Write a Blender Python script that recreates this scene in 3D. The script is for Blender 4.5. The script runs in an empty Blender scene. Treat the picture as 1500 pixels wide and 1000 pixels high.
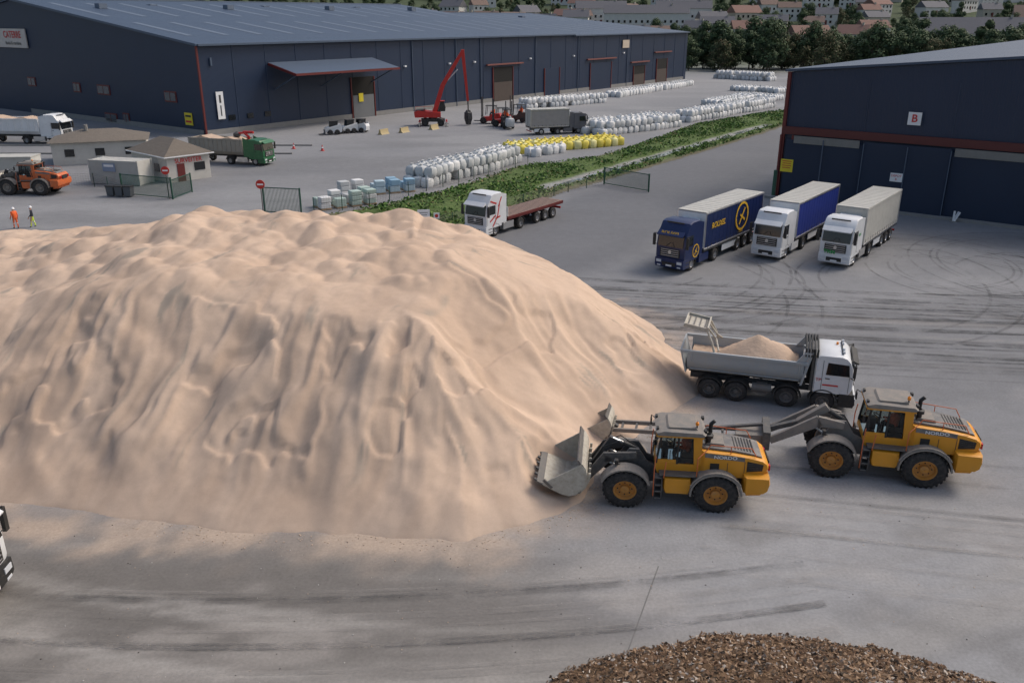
import bpy, math, random
import numpy as np
from mathutils import Vector, Matrix, Euler
R=math.radians
random.seed(3); rng=np.random.default_rng(5)
sc=bpy.context.scene
COL=bpy.context.collection
# ------------------------------------------------------------------ noise
def _h(ix,iy,seed):
    n=(ix.astype(np.int64)*374761393+iy.astype(np.int64)*668265263+seed*974711)&0xffffffff
    n=((n^(n>>13))*1274126177)&0xffffffff
    n=n^(n>>16)
    return (n&0xffff)/65535.0
def vn(x,y,seed=0):
    ix=np.floor(x);iy=np.floor(y);fx=x-ix;fy=y-iy
    fx=fx*fx*(3-2*fx);fy=fy*fy*(3-2*fy)
    a=_h(ix,iy,seed);b=_h(ix+1,iy,seed);c=_h(ix,iy+1,seed);d=_h(ix+1,iy+1,seed)
    return (a*(1-fx)+b*fx)*(1-fy)+(c*(1-fx)+d*fx)*fy
def fbm(x,y,o=4,seed=0):
    r=np.zeros_like(x,dtype=float);a=.5
    for i in range(o):
        r+=a*vn(x*2**i+i*17.3,y*2**i-i*9.1,seed+i);a*=.5
    return r/(1-.5**o)
def ss(a,b,x):
    t=np.clip((x-a)/(b-a),0,1);return t*t*(3-2*t)
# ------------------------------------------------------------------ materials
MATS={}
def mat(name,col,rough=.6,metal=0.,dirt=0.,dcol=(.33,.27,.21),scale=1.5,var=.15,bump=0.,bscale=12.,spec=.5,low=0.):
    if name in MATS: return MATS[name]
    m=bpy.data.materials.new(name);m.use_nodes=True;nt=m.node_tree;N=nt.nodes;L=nt.links
    b=N['Principled BSDF'];b.inputs['Roughness'].default_value=rough;b.inputs['Metallic'].default_value=metal
    b.inputs['Specular IOR Level'].default_value=spec
    tc=N.new('ShaderNodeTexCoord')
    nz=N.new('ShaderNodeTexNoise');nz.inputs['Scale'].default_value=scale;nz.inputs['Detail'].default_value=6
    L.new(tc.outputs['Object'],nz.inputs['Vector'])
    mx=N.new('ShaderNodeMix');mx.data_type='RGBA'
    mx.inputs[6].default_value=(*[c*(1-var) for c in col],1);mx.inputs[7].default_value=(*[min(1,c*(1+var)) for c in col],1)
    L.new(nz.outputs['Fac'],mx.inputs[0]);out=mx.outputs[2]
    if dirt>0:
        n2=N.new('ShaderNodeTexNoise');n2.inputs['Scale'].default_value=scale*2.3;n2.inputs['Detail'].default_value=8;n2.inputs['Roughness'].default_value=.7
        L.new(tc.outputs['Object'],n2.inputs['Vector'])
        mr=N.new('ShaderNodeMapRange');mr.inputs[1].default_value=.62-.4*dirt;mr.inputs[2].default_value=.85-.2*dirt;mr.inputs[3].default_value=0;mr.inputs[4].default_value=min(1,dirt*1.2)
        L.new(n2.outputs['Fac'],mr.inputs[0]);fac=mr.outputs[0]
        if low>0:
            sx=N.new('ShaderNodeSeparateXYZ');L.new(tc.outputs['Object'],sx.inputs[0])
            m2=N.new('ShaderNodeMapRange');m2.inputs[1].default_value=0;m2.inputs[2].default_value=low;m2.inputs[3].default_value=.75;m2.inputs[4].default_value=0
            L.new(sx.outputs[2],m2.inputs[0])
            mm=N.new('ShaderNodeMath');mm.operation='MAXIMUM';L.new(fac,mm.inputs[0]);L.new(m2.outputs[0],mm.inputs[1]);fac=mm.outputs[0]
        m3=N.new('ShaderNodeMix');m3.data_type='RGBA';m3.inputs[7].default_value=(*dcol,1)
        L.new(fac,m3.inputs[0]);L.new(out,m3.inputs[6]);out=m3.outputs[2]
        m4=N.new('ShaderNodeMix');m4.data_type='FLOAT';m4.inputs[2].default_value=rough;m4.inputs[3].default_value=.9
        L.new(fac,m4.inputs[0]);L.new(m4.outputs[0],b.inputs['Roughness'])
    L.new(out,b.inputs['Base Color'])
    if bump>0:
        n5=N.new('ShaderNodeTexNoise');n5.inputs['Scale'].default_value=bscale;n5.inputs['Detail'].default_value=5
        L.new(tc.outputs['Object'],n5.inputs['Vector'])
        bp=N.new('ShaderNodeBump');bp.inputs['Strength'].default_value=bump;bp.inputs['Distance'].default_value=.05
        L.new(n5.outputs['Fac'],bp.inputs['Height']);L.new(bp.outputs[0],b.inputs['Normal'])
    MATS[name]=m;return m
def ribmat(name,col,axis='X',freq=3.,strength=.5,rough=.45,dirt=.12,dcol=(.1,.11,.13),metal=0,panel=0.):
    """corrugated sheet: ribs repeat along an object axis"""
    if name in MATS: return MATS[name]
    m=mat(name,col,rough,metal,dirt,dcol,scale=.25,var=.12)
    nt=m.node_tree;N=nt.nodes;L=nt.links;b=N['Principled BSDF']
    tc=N.new('ShaderNodeTexCoord');w=N.new('ShaderNodeTexWave');w.wave_type='BANDS';w.bands_direction=axis
    w.inputs['Scale'].default_value=freq;L.new(tc.outputs['Object'],w.inputs['Vector'])
    bp=N.new('ShaderNodeBump');bp.inputs['Strength'].default_value=strength;bp.inputs['Distance'].default_value=.05
    L.new(w.outputs['Fac'],bp.inputs['Height']);L.new(bp.outputs[0],b.inputs['Normal'])
    return m
def glassmat():
    m=bpy.data.materials.new('window_glass');m.use_nodes=True;nt=m.node_tree;N=nt.nodes;L=nt.links
    N.remove(N['Principled BSDF']);o=N['Material Output']
    t=N.new('ShaderNodeBsdfTransparent');t.inputs[0].default_value=(.5,.56,.55,1)
    g=N.new('ShaderNodeBsdfGlossy');g.inputs[0].default_value=(.8,.85,.9,1);g.inputs[1].default_value=.05
    f=N.new('ShaderNodeFresnel');f.inputs[0].default_value=1.5
    x=N.new('ShaderNodeMixShader');L.new(f.outputs[0],x.inputs[0]);L.new(t.outputs[0],x.inputs[1]);L.new(g.outputs[0],x.inputs[2]);L.new(x.outputs[0],o.inputs[0])
    return m
GL=glassmat()
DG=mat('dark_glass',(.012,.015,.018),.12,spec=.7,var=.3)
TY=mat('tyre_rubber',(.022,.021,.021),.85,dirt=.42,dcol=(.15,.13,.115),scale=3)
BK=mat('black_plastic',(.02,.02,.02),.6,dirt=.35,dcol=(.13,.11,.09))
STEEL=mat('dusty_steel',(.13,.125,.12),.55,.3,dirt=.45,dcol=(.28,.24,.2))
CHS=mat('chassis_grey',(.045,.045,.047),.6,dirt=.4,dcol=(.2,.17,.14))
YEL=mat('loader_yellow',(.7,.3,.02),.45,dirt=.26,dcol=(.45,.3,.16),scale=1.2,low=.7)
YELD=mat('rim_yellow',(.52,.22,.03),.6,dirt=.5,dcol=(.33,.22,.14),scale=2.5)
ORG=mat('loader_orange',(.6,.13,.03),.45,dirt=.45,dcol=(.3,.2,.14))
DUSTG=mat('dusty_grey_paint',(.2,.187,.17),.7,dirt=.6,dcol=(.35,.29,.24))
BOOM=mat('boom_dark_grey',(.075,.075,.075),.6,dirt=.5,dcol=(.25,.21,.17),scale=2)
HOOD=mat('hood_dark_grey',(.11,.112,.115),.55,dirt=.6,dcol=(.34,.3,.26))
WHT=mat('white_paint',(.7,.71,.72),.35,dirt=.22,dcol=(.33,.31,.28),scale=.9)
WHB=mat('bucket_pale_paint',(.5,.47,.4),.6,dirt=.55,dcol=(.26,.2,.14),scale=2)
RED=mat('red_paint',(.5,.025,.02),.4,dirt=.15)
DRED=mat('dark_red_trim',(.14,.02,.018),.5)
GRN=mat('green_paint',(.02,.13,.05),.35,dirt=.2)
BEDM=mat('tipper_body_grey',(.36,.39,.41),.45,.1,dirt=.35,dcol=(.5,.41,.32),scale=1.2)
SILV=mat('silver',(.6,.6,.6),.3,.8)
NAVY=mat('truck_navy',(.01,.022,.085),.35,dirt=.1)
BLUE=mat('tarp_blue',(.015,.035,.24),.5,var=.2,dirt=.12)
CREAM=mat('tarp_cream',(.48,.47,.43),.65,dirt=.35,dcol=(.3,.28,.24))
TYEL=mat('lettering_yellow',(.7,.42,.03),.5)
TRED=mat('lettering_red',(.55,.03,.03),.5)
TBLK=mat('lettering_black',(.02,.02,.02),.5)
TWHT=mat('lettering_white',(.8,.8,.8),.5)
TGRN=mat('lettering_green',(.03,.3,.08),.5)
LAMP=mat('headlamp_lens',(.6,.62,.65),.1)
AMB=mat('amber_lens',(.8,.25,.02),.2)
RLN=mat('red_lens',(.45,.01,.01),.2)
SKIN=mat('skin',(.45,.24,.16),.6)
ORV=mat('hivis_orange',(.85,.14,.03),.7)
YEV=mat('hivis_yellow',(.6,.75,.06),.7)
DKC=mat('dark_cloth',(.03,.035,.05),.8)
# ------------------------------------------------------------------ builder
class MB:
    def __init__(s): s.v=[];s.f=[];s.mi=[];s.mats=[]
    def _m(s,m):
        if m not in s.mats: s.mats.append(m)
        return s.mats.index(m)
    def add(s,vs,fs,m,M=None):
        o=len(s.v)
        if M is not None: vs=[M@Vector(p) for p in vs]
        s.v+= [tuple(p) for p in vs];k=s._m(m)
        for f in fs: s.f.append([i+o for i in f]);s.mi.append(k)
    def box(s,c,d,m,rx=0,ry=0,rz=0,M=None):
        h=[x/2 for x in d];vs=[(a*h[0],b*h[1],e*h[2]) for a in(-1,1) for b in(-1,1) for e in(-1,1)]
        T=Matrix.Translation(c)@Euler((R(rx),R(ry),R(rz))).to_matrix().to_4x4()
        if M is not None: T=M@T
        s.add(vs,[(0,1,3,2),(4,6,7,5),(0,4,5,1),(2,3,7,6),(0,2,6,4),(1,5,7,3)],m,T)
    def prism(s,p,y0,y1,m,M=None):
        n=len(p);vs=[(x,y0,z) for x,z in p]+[(x,y1,z) for x,z in p]
        s.add(vs,[tuple(range(n)),tuple(range(2*n-1,n-1,-1))]+[(i,i+n,(i+1)%n+n,(i+1)%n) for i in range(n)],m,M)
    def taper(s,p,y0,y1,m,ins,M=None):
        """side profile extruded across y, with the flanks' edges pulled in"""
        n=len(p);cx=sum(q[0] for q in p)/n;cz=sum(q[1] for q in p)/n;e=.14
        I=[(cx+(x-cx)*(1-ins),cz+(z-cz)*(1-ins)) for x,z in p]
        vs=[(x,y0,z) for x,z in I]+[(x,y0+e,z) for x,z in p]+[(x,y1-e,z) for x,z in p]+[(x,y1,z) for x,z in I]
        fs=[tuple(range(n)),tuple(range(4*n-1,3*n-1,-1))]
        for k in range(3): fs+=[(k*n+i,(k+1)*n+i,(k+1)*n+(i+1)%n,k*n+(i+1)%n) for i in range(n)]
        s.add(vs,fs,m,M)
    def xprism(s,p,x0,x1,m,M=None):
        n=len(p);vs=[(x0,y,z) for y,z in p]+[(x1,y,z) for y,z in p]
        s.add(vs,[tuple(range(n)),tuple(range(2*n-1,n-1,-1))]+[(i,i+n,(i+1)%n+n,(i+1)%n) for i in range(n)],m,M)
    def cyl(s,a,b,r,m,n=12,r2=None,M=None):
        a=Vector(a);b=Vector(b);d=b-a
        if d.length<1e-6: return
        q=d.to_track_quat('Z','Y').to_matrix();r2=r if r2 is None else r2
        vs=[a+q@Vector((r*math.cos(2*math.pi*i/n),r*math.sin(2*math.pi*i/n),0)) for i in range(n)]
        vs+=[b+q@Vector((r2*math.cos(2*math.pi*i/n),r2*math.sin(2*math.pi*i/n),0)) for i in range(n)]
        s.add(vs,[(i,(i+1)%n,(i+1)%n+n,i+n) for i in range(n)]+[tuple(range(n-1,-1,-1)),tuple(range(n,2*n))],m,M)
    def tube(s,pts,r,m,n=8,M=None):
        for a,b in zip(pts[:-1],pts[1:]): s.cyl(a,b,r,m,n,M=M)
    def lathe(s,c,prof,m,n=28,axis='y',M=None):
        vs=[];k=len(prof)
        for (h,r) in prof:
            for i in range(n):
                a=2*math.pi*i/n
                vs.append((c[0]+r*math.cos(a),c[1]+h,c[2]+r*math.sin(a)) if axis=='y' else (c[0]+r*math.cos(a),c[1]+r*math.sin(a),c[2]+h))
        fs=[(j*n+i,j*n+(i+1)%n,(j+1)*n+(i+1)%n,(j+1)*n+i) for j in range(k-1) for i in range(n)]
        s.add(vs,fs,m,M)
    def band(s,pts,th,y0,y1,m,M=None):
        P=[Vector((p[0],p[1])) for p in pts];O=[]
        for i,p in enumerate(P):
            a=P[max(i-1,0)];b=P[min(i+1,len(P)-1)];t=(b-a).normalized();O.append(p+Vector((-t.y,t.x))*th)
        for i in range(len(P)-1):
            s.prism([P[i],P[i+1],O[i+1],O[i]],y0,y1,m,M)
    def arc(s,cx,cz,r,a0,a1,y0,y1,th,m,n=9,M=None):
        s.band([(cx+r*math.cos(R(a0+(a1-a0)*i/n)),cz+r*math.sin(R(a0+(a1-a0)*i/n))) for i in range(n+1)],th,y0,y1,m,M)
    def beam(s,a,b,h0,h1,y0,y1,m,M=None):
        a=Vector(a);b=Vector(b);t=(b-a).normalized();n=Vector((-t.y,t.x))
        s.prism([a+n*h0/2,b+n*h1/2,b-n*h1/2,a-n*h0/2],y0,y1,m,M)
    def wheel(s,x,y,r,w,rim,lug=False,M=None):
        p=[(-w/2,r*.56),(-w/2,r*.84),(-w*.43,r*.95),(-w*.33,r),(w*.33,r),(w*.43,r*.95),(w/2,r*.84),(w/2,r*.56),(w*.3,r*.52),(-w*.3,r*.52),(-w/2,r*.56)]
        s.lathe((x,y,r),p,TY,M=M)
        for g in(1,-1):
            q=[(g*w*.44,r*.56),(g*w*.46,r*.5),(g*w*.2,r*.44),(g*w*.16,r*.24),(g*w*.34,r*.2),(g*w*.36,r*.02)]
            s.lathe((x,y,r),q,rim,20,M=M)
            for i in range(8):
                a=2*math.pi*i/8;s.cyl((x+math.cos(a)*r*.33,y+g*w*.15,r+math.sin(a)*r*.33),(x+math.cos(a)*r*.33,y+g*w*.22,r+math.sin(a)*r*.33),r*.035,BK,6,M=M)
        if lug:
            for i in range(26):
                a=360*i/26;T=Matrix.Translation((x,y,r))@Matrix.Rotation(R(a),4,'Y')
                if M is not None: T=M@T
                for g in(-1,1): s.box((0,g*w*.26,r*1.0),(r*.11,w*.42,r*.07),TY,rz=g*24,M=T)
    def build(s,name,loc=(0,0,0),rz=0,scale=1,parent=None,bevel=0,recalc=True,smooth=35,sharp=True):
        me=bpy.data.meshes.new(name);me.from_pydata(s.v,[],s.f)
        for m in s.mats: me.materials.append(m)
        me.polygons.foreach_set('material_index',s.mi)
        if recalc:
            import bmesh
            bm=bmesh.new();bm.from_mesh(me);bmesh.ops.recalc_face_normals(bm,faces=bm.faces);bm.to_mesh(me);bm.free()
        if sharp:
            me.polygons.foreach_set('use_smooth',[True]*len(me.polygons));me.set_sharp_from_angle(angle=R(smooth))
        me.update()
        o=bpy.data.objects.new(name,me);COL.objects.link(o)
        o.location=loc;o.rotation_euler=(0,0,R(rz));o.scale=(scale,)*3 if not isinstance(scale,tuple) else scale
        if parent: o.parent=parent
        if bevel:
            b=o.modifiers.new('bevel','BEVEL');b.width=bevel;b.segments=2;b.limit_method='ANGLE';b.angle_limit=R(40)
        return o
def text(body,size,m,loc,rot,parent,sx=1.,shear=0,name='lettering',bold=0.):
    cu=bpy.data.curves.new(name,'FONT');cu.body=body;cu.size=size;cu.align_x='CENTER';cu.align_y='CENTER';cu.extrude=.004;cu.shear=shear;cu.offset=bold
    cu.materials.append(m);o=bpy.data.objects.new(name,cu);COL.objects.link(o);o.location=loc;o.rotation_euler=tuple(R(a) for a in rot);o.scale=(sx,1,1);o.parent=parent
    return o
def gridmesh(name,X,Y,Z,m,col=None,smooth=True,mask=None):
    ny,nx=X.shape;co=np.stack([X,Y,Z],-1).reshape(-1,3)
    idx=np.arange(nx*ny).reshape(ny,nx)
    q=np.stack([idx[:-1,:-1],idx[:-1,1:],idx[1:,1:],idx[1:,:-1]],-1).reshape(-1,4)
    if mask is not None: q=q[mask.reshape(-1)]
    me=bpy.data.meshes.new(name);me.vertices.add(len(co));me.vertices.foreach_set('co',co.ravel())
    me.loops.add(q.size);me.loops.foreach_set('vertex_index',q.ravel().astype(np.int32))
    me.polygons.add(len(q));me.polygons.foreach_set('loop_start',np.arange(0,q.size,4,dtype=np.int32))
    me.polygons.foreach_set('use_smooth',[smooth]*len(q))
    if col is not None:
        a=me.color_attributes.new('Col','FLOAT_COLOR','POINT');c4=np.ones((len(co),4));c4[:,:3]=col.reshape(-1,3);a.data.foreach_set('color',c4.ravel())
    me.update(calc_edges=True);me.validate();me.materials.append(m)
    o=bpy.data.objects.new(name,me);COL.objects.link(o);return o
def attrmat(name,rough=.9,layers=((8,.25),),bump=.3,bscale=15,bdist=.05,spec=.3):
    m=bpy.data.materials.new(name);m.use_nodes=True;nt=m.node_tree;N=nt.nodes;L=nt.links;b=N['Principled BSDF'];b.inputs['Roughness'].default_value=rough;b.inputs['Specular IOR Level'].default_value=spec
    at=N.new('ShaderNodeAttribute');at.attribute_name='Col';out=at.outputs['Color'];tc=N.new('ShaderNodeTexCoord')
    for sc_,am in layers:
        n=N.new('ShaderNodeTexNoise');n.inputs['Scale'].default_value=sc_;n.inputs['Detail'].default_value=6;n.inputs['Roughness'].default_value=.65;L.new(tc.outputs['Object'],n.inputs['Vector'])
        mr=N.new('ShaderNodeMapRange');mr.inputs[1].default_value=.3;mr.inputs[2].default_value=.7;mr.inputs[3].default_value=1-am;mr.inputs[4].default_value=1+am;L.new(n.outputs['Fac'],mr.inputs[0])
        vm=N.new('ShaderNodeVectorMath');vm.operation='SCALE';L.new(out,vm.inputs[0]);L.new(mr.outputs[0],vm.inputs['Scale']);out=vm.outputs[0]
    L.new(out,b.inputs['Base Color'])
    n=N.new('ShaderNodeTexNoise');n.inputs['Scale'].default_value=bscale;n.inputs['Detail'].default_value=7;L.new(tc.outputs['Object'],n.inputs['Vector'])
    bp=N.new('ShaderNodeBump');bp.inputs['Strength'].default_value=bump;bp.inputs['Distance'].default_value=bdist;L.new(n.outputs['Fac'],bp.inputs['Height']);L.new(bp.outputs[0],b.inputs['Normal'])
    return m
def polydist(X,Y,P):
    best=np.full(X.shape,1e9);S=np.zeros(X.shape);acc=0;ins=np.zeros(X.shape,bool)
    for (x0,y0),(x1,y1) in zip(P,P[1:]+P[:1]):
        dx,dy=x1-x0,y1-y0;l=math.hypot(dx,dy);t=np.clip(((X-x0)*dx+(Y-y0)*dy)/(l*l),0,1)
        d=np.hypot(X-x0-t*dx,Y-y0-t*dy);k=d<best;best=np.where(k,d,best);S=np.where(k,acc+t*l,S);acc+=l
        c=((y0>Y)!=(y1>Y));xx=(x1-x0)*(Y-y0)/((y1-y0) if abs(y1-y0)>1e-9 else 1e-9)+x0;ins^=(c&(X<xx))
    return np.where(ins,best,-best),S
# ------------------------------------------------------------------ camera / light
cam=bpy.data.cameras.new('camera');co=bpy.data.objects.new('camera',cam);COL.objects.link(co);sc.camera=co
co.location=(0,0,17.5);co.rotation_euler=(R(90)-math.atan(475/1250),0,0);cam.sensor_width=36;cam.lens=30;cam.clip_end=6000;cam.clip_start=.1
SE,SA=48,66
w=bpy.data.worlds.new('World');sc.world=w;w.use_nodes=True;nt=w.node_tree;bg=nt.nodes['Background'];bg.inputs[1].default_value=.14
sk=nt.nodes.new('ShaderNodeTexSky');sk.sky_type='NISHITA';sk.sun_disc=False;sk.sun_elevation=R(SE);sk.sun_rotation=R(SA);sk.air_density=1.2;sk.dust_density=5;sk.ozone_density=1
nt.links.new(sk.outputs[0],bg.inputs[0])
sl=bpy.data.lights.new('sun','SUN');sl.energy=1.35;sl.angle=R(20);sl.color=(1,.95,.89);so=bpy.data.objects.new('sun',sl);COL.objects.link(so)
dv=Vector((math.sin(R(SA))*math.cos(R(SE)),math.cos(R(SA))*math.cos(R(SE)),math.sin(R(SE))))
so.rotation_euler=dv.to_track_quat('Z','Y').to_euler()
sc.view_settings.view_transform='Standard';sc.view_settings.look='None';sc.view_settings.exposure=0
# ------------------------------------------------------------------ pile outline
TOE=[(-60,33),(-42,31),(-30,29.6),(-19.6,28.4),(-14.1,27.5),(-11,26.7),(-8.2,26.4),(-4.5,26.1),(-1.5,26.2),(0.2,27.1),(2.6,28.3),(3.2,30.4),(3.9,32.8),(6.5,35.8),(8.9,38.2),(9.8,40.4),(10,44),(8,50),(3,55),(-4,59),(-12,62),(-25,63),(-42,60),(-60,56)]
# ------------------------------------------------------------------ ground
def ground():
    xs=np.concatenate([np.linspace(-3000,-130,12)[:-1],np.arange(-130,-45,1.0),np.arange(-45,50,.28),np.arange(50,170,1.2),np.linspace(170,3000,12)])
    ys=np.concatenate([np.linspace(-400,5,6)[:-1],np.arange(5,110,.28),np.arange(110,280,.8),np.linspace(280,4000,30)])
    X,Y=np.meshgrid(xs,ys)
    C=np.ones(X.shape+(3,))*np.array([.165,.167,.174])
    def mixc(c,f):
        nonlocal C
        C=C*(1-f[...,None])+np.array(c)*f[...,None]
    big=fbm(X/14,Y/9,5,3);mixc((.21,.21,.213),ss(.42,.72,big)*.8)
    mixc((.125,.126,.131),ss(.52,.78,fbm(X/20+5,Y/7,5,11))*.6)
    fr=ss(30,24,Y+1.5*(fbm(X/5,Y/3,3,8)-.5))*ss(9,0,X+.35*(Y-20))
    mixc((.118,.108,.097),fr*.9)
    a=R(-6);U=X*math.cos(a)+Y*math.sin(a);V=-X*math.sin(a)+Y*math.cos(a)
    V=V-.012*(X+6)**2
    st=ss(.5,.76,fbm(U/11,V/1.3,5,21))
    mixc((.215,.203,.188),st*.6*ss(45,25,Y))
    mixc((.3,.285,.265),ss(.6,.74,fbm(U/16+8,V/.8,5,23))*.45*ss(28,22,Y))
    mixc((.095,.088,.08),ss(.55,.8,fbm(U/14+3,V/.9,5,27))*.3*ss(32,24,Y))
    mixc((.27,.25,.23),ss(.62,.8,fbm(X/4,Y/1.6,5,31))*.5*ss(34,24,Y))
    mixc((.25,.248,.252),np.exp(-(((X-10)/10)**2+((Y-29)/7)**2))*(.35+.6*fbm(X/3,Y/2,4,5)))
    mixc((.13,.127,.125),ss(.58,.8,fbm(X/3+9,Y/2.2,4,44))*.5*ss(3,8,X)*ss(36,26,Y))
    mixc((.25,.24,.235),ss(.55,.75,fbm(X/6+2,Y/2.5,5,46))*.55*ss(2,8,X)*ss(46,36,Y))
    def seg(x0,y0,x1,y1):
        dx,dy=x1-x0,y1-y0;l2=dx*dx+dy*dy;t=np.clip(((X-x0)*dx+(Y-y0)*dy)/l2,0,1);return np.hypot(X-x0-t*dx,Y-y0-t*dy)
    d=seg(2,66,40,135)+3*(fbm(X/4,Y/4,4,50)-.5);mixc((.098,.101,.11),ss(9,5,d)*.75)
    d=seg(40,135,56,165);mixc((.12,.12,.125),ss(9,5,d)*.6)
    bx=Y-49+.16*(X-12);mixc((.095,.092,.092),ss(8,2,np.abs(bx))*ss(.4,.66,fbm(X/20,bx/.9,5,61))*.65*ss(-6,8,X))
    mixc((.25,.235,.22),ss(8,3,np.abs(bx+1))*ss(.6,.78,fbm(X/12,bx/.7,4,71))*.4*ss(2,10,X))
    mixc((.23,.23,.235),ss(9,2,np.hypot((X-36)/2,Y-58))*ss(.35,.6,fbm(X/7,Y/4,4,73))*.6)
    d=seg(-45,128,60,262);mixc((.23,.23,.235),ss(26,8,d)*.5)
    mixc((.13,.13,.135),ss(14,4,seg(-45,100,-12,105))*.4)
    C=C*1.27
    sd,_=polydist(X,Y,TOE)
    f=ss(-2.6,-.1,sd+1.8*(fbm(X/1.2,Y/1.2,4,77)-.5)*2);mixc((.46,.36,.28),f*(.25+.6*ss(.35,.65,fbm(X/2,Y/2,4,78))))
    mixc((.07,.1,.035),ss(285,330,Y))
    m=attrmat('ground_concrete',.85,((1.2,.08),(9,.14),(60,.14)),.25,30,.02)
    gridmesh('ground',X,Y,np.zeros_like(X),m,C)
ground()
def trackmat(name,col,amt):
    m=mat(name,col,.85,var=.3,scale=3);nt=m.node_tree;N=nt.nodes;L=nt.links;b=N['Principled BSDF']
    tc=N.new('ShaderNodeTexCoord');n=N.new('ShaderNodeTexNoise');n.inputs['Scale'].default_value=.35;n.inputs['Detail'].default_value=8;n.inputs['Roughness'].default_value=.75;L.new(tc.outputs['Object'],n.inputs['Vector'])
    mr=N.new('ShaderNodeMapRange');mr.inputs[1].default_value=.4;mr.inputs[2].default_value=.72;mr.inputs[3].default_value=0;mr.inputs[4].default_value=amt;L.new(n.outputs['Fac'],mr.inputs[0]);L.new(mr.outputs[0],b.inputs['Alpha'])
    return m
TD=trackmat('tyre_mark_dark',(.075,.075,.077),.42);TL=trackmat('tyre_mark_pale',(.34,.32,.3),.3)
tk=MB();zl=[.004]
def ribbon(pts,wd,m):
    zl[0]+=.0004;P=[Vector(p) for p in pts];vs=[]
    for i,p in enumerate(P):
        t=(P[min(i+1,len(P)-1)]-P[max(i-1,0)]).normalized();n=Vector((-t.y,t.x))*wd/2
        vs+=[(p.x+n.x,p.y+n.y,zl[0]),(p.x-n.x,p.y-n.y,zl[0])]
    tk.add(vs,[(2*i,2*i+1,2*i+3,2*i+2) for i in range(len(P)-1)],m)
def arcpts(cx,cy,r,a0,a1,n=40,e=1.): return [(cx+r*math.cos(R(a0+(a1-a0)*i/n)),cy+e*r*math.sin(R(a0+(a1-a0)*i/n))) for i in range(n+1)]
for k in range(24):
    y0=random.uniform(42,56);c=random.uniform(-.002,.004);wd=random.choice([.18,.24,.3])
    pts=[(x,y0-.17*(x-10)+c*(x-15)**2) for x in np.linspace(random.uniform(-2,12),random.uniform(28,48),30)]
    ribbon(pts,wd,TD);ribbon([(x,y+2) for x,y in pts],wd,TD)
for k in range(9):
    cx,cy=random.uniform(30,44),random.uniform(56,68);r=random.uniform(4,10);a=random.uniform(0,360)
    for dr in(0,.5,2.1): ribbon(arcpts(cx,cy,r+dr,a,a+random.uniform(140,260)),.18,TD)
for k in range(6):
    cx,cy=random.uniform(2,20),random.uniform(56,66);r=random.uniform(6,14);a=random.uniform(180,300)
    for dr in(0,2.1): ribbon(arcpts(cx,cy,r+dr,a,a+100),.22,TD)
for k in range(16):
    y0=random.uniform(17,25);q=random.uniform(.9,1.1);pts=[(x,y0+.1*x+.006*x*x*q) for x in np.linspace(-22,10,30)]
    ribbon(pts,random.choice([.15,.3]),random.choice([TD,TL,TL,TL]))
for k in range(12):
    y0=random.uniform(22,34);pts=[(x,y0-.2*(x-10)) for x in np.linspace(random.uniform(4,9),26,20)]
    ribbon(pts,.25,random.choice([TD,TL,TL]))
tk.build('tyre_tracks_on_ground',recalc=False,sharp=False)
jm=mat('joint_dark',(.15,.146,.14),.9);jt=MB()
for a,b in [((1.6,15.5),(5.0,24.5)),((15,15.5),(21.5,29.5))]:
    d=(Vector(b)-Vector(a)).normalized();n=Vector((-d.y,d.x))*.02
    jt.add([(a[0]-n.x,a[1]-n.y,.003),(a[0]+n.x,a[1]+n.y,.003),(b[0]+n.x,b[1]+n.y,.003),(b[0]-n.x,b[1]-n.y,.003)],[(0,1,2,3)],jm)
jt.build('pavement_joints',recalc=False,sharp=False)
db=MB();dm=[mat('debris_pale',(.5,.48,.45),.9),mat('debris_dark',(.06,.05,.045),.9),mat('debris_tan',(.45,.35,.27),.9)]
for i in range(700):
    x=random.uniform(-20,22);y=random.uniform(15,30);s=random.uniform(.006,.02)
    db.box((x,y,s*.5),(s*2,s*1.4,s),random.choice(dm),rz=random.uniform(0,90))
for i in range(500):
    k=random.randrange(5,15);a=Vector(TOE[k]);c=Vector(TOE[k-1]);p=a.lerp(c,random.random());s=random.uniform(.01,.028);p=p+Vector((random.gauss(.1,.4),random.gauss(-.2,.4)))
    db.box((p.x,p.y,s*.4),(s*2,s*1.5,s),dm[2],rz=random.uniform(0,90))
db.build('ground_debris',sharp=False)
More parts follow.
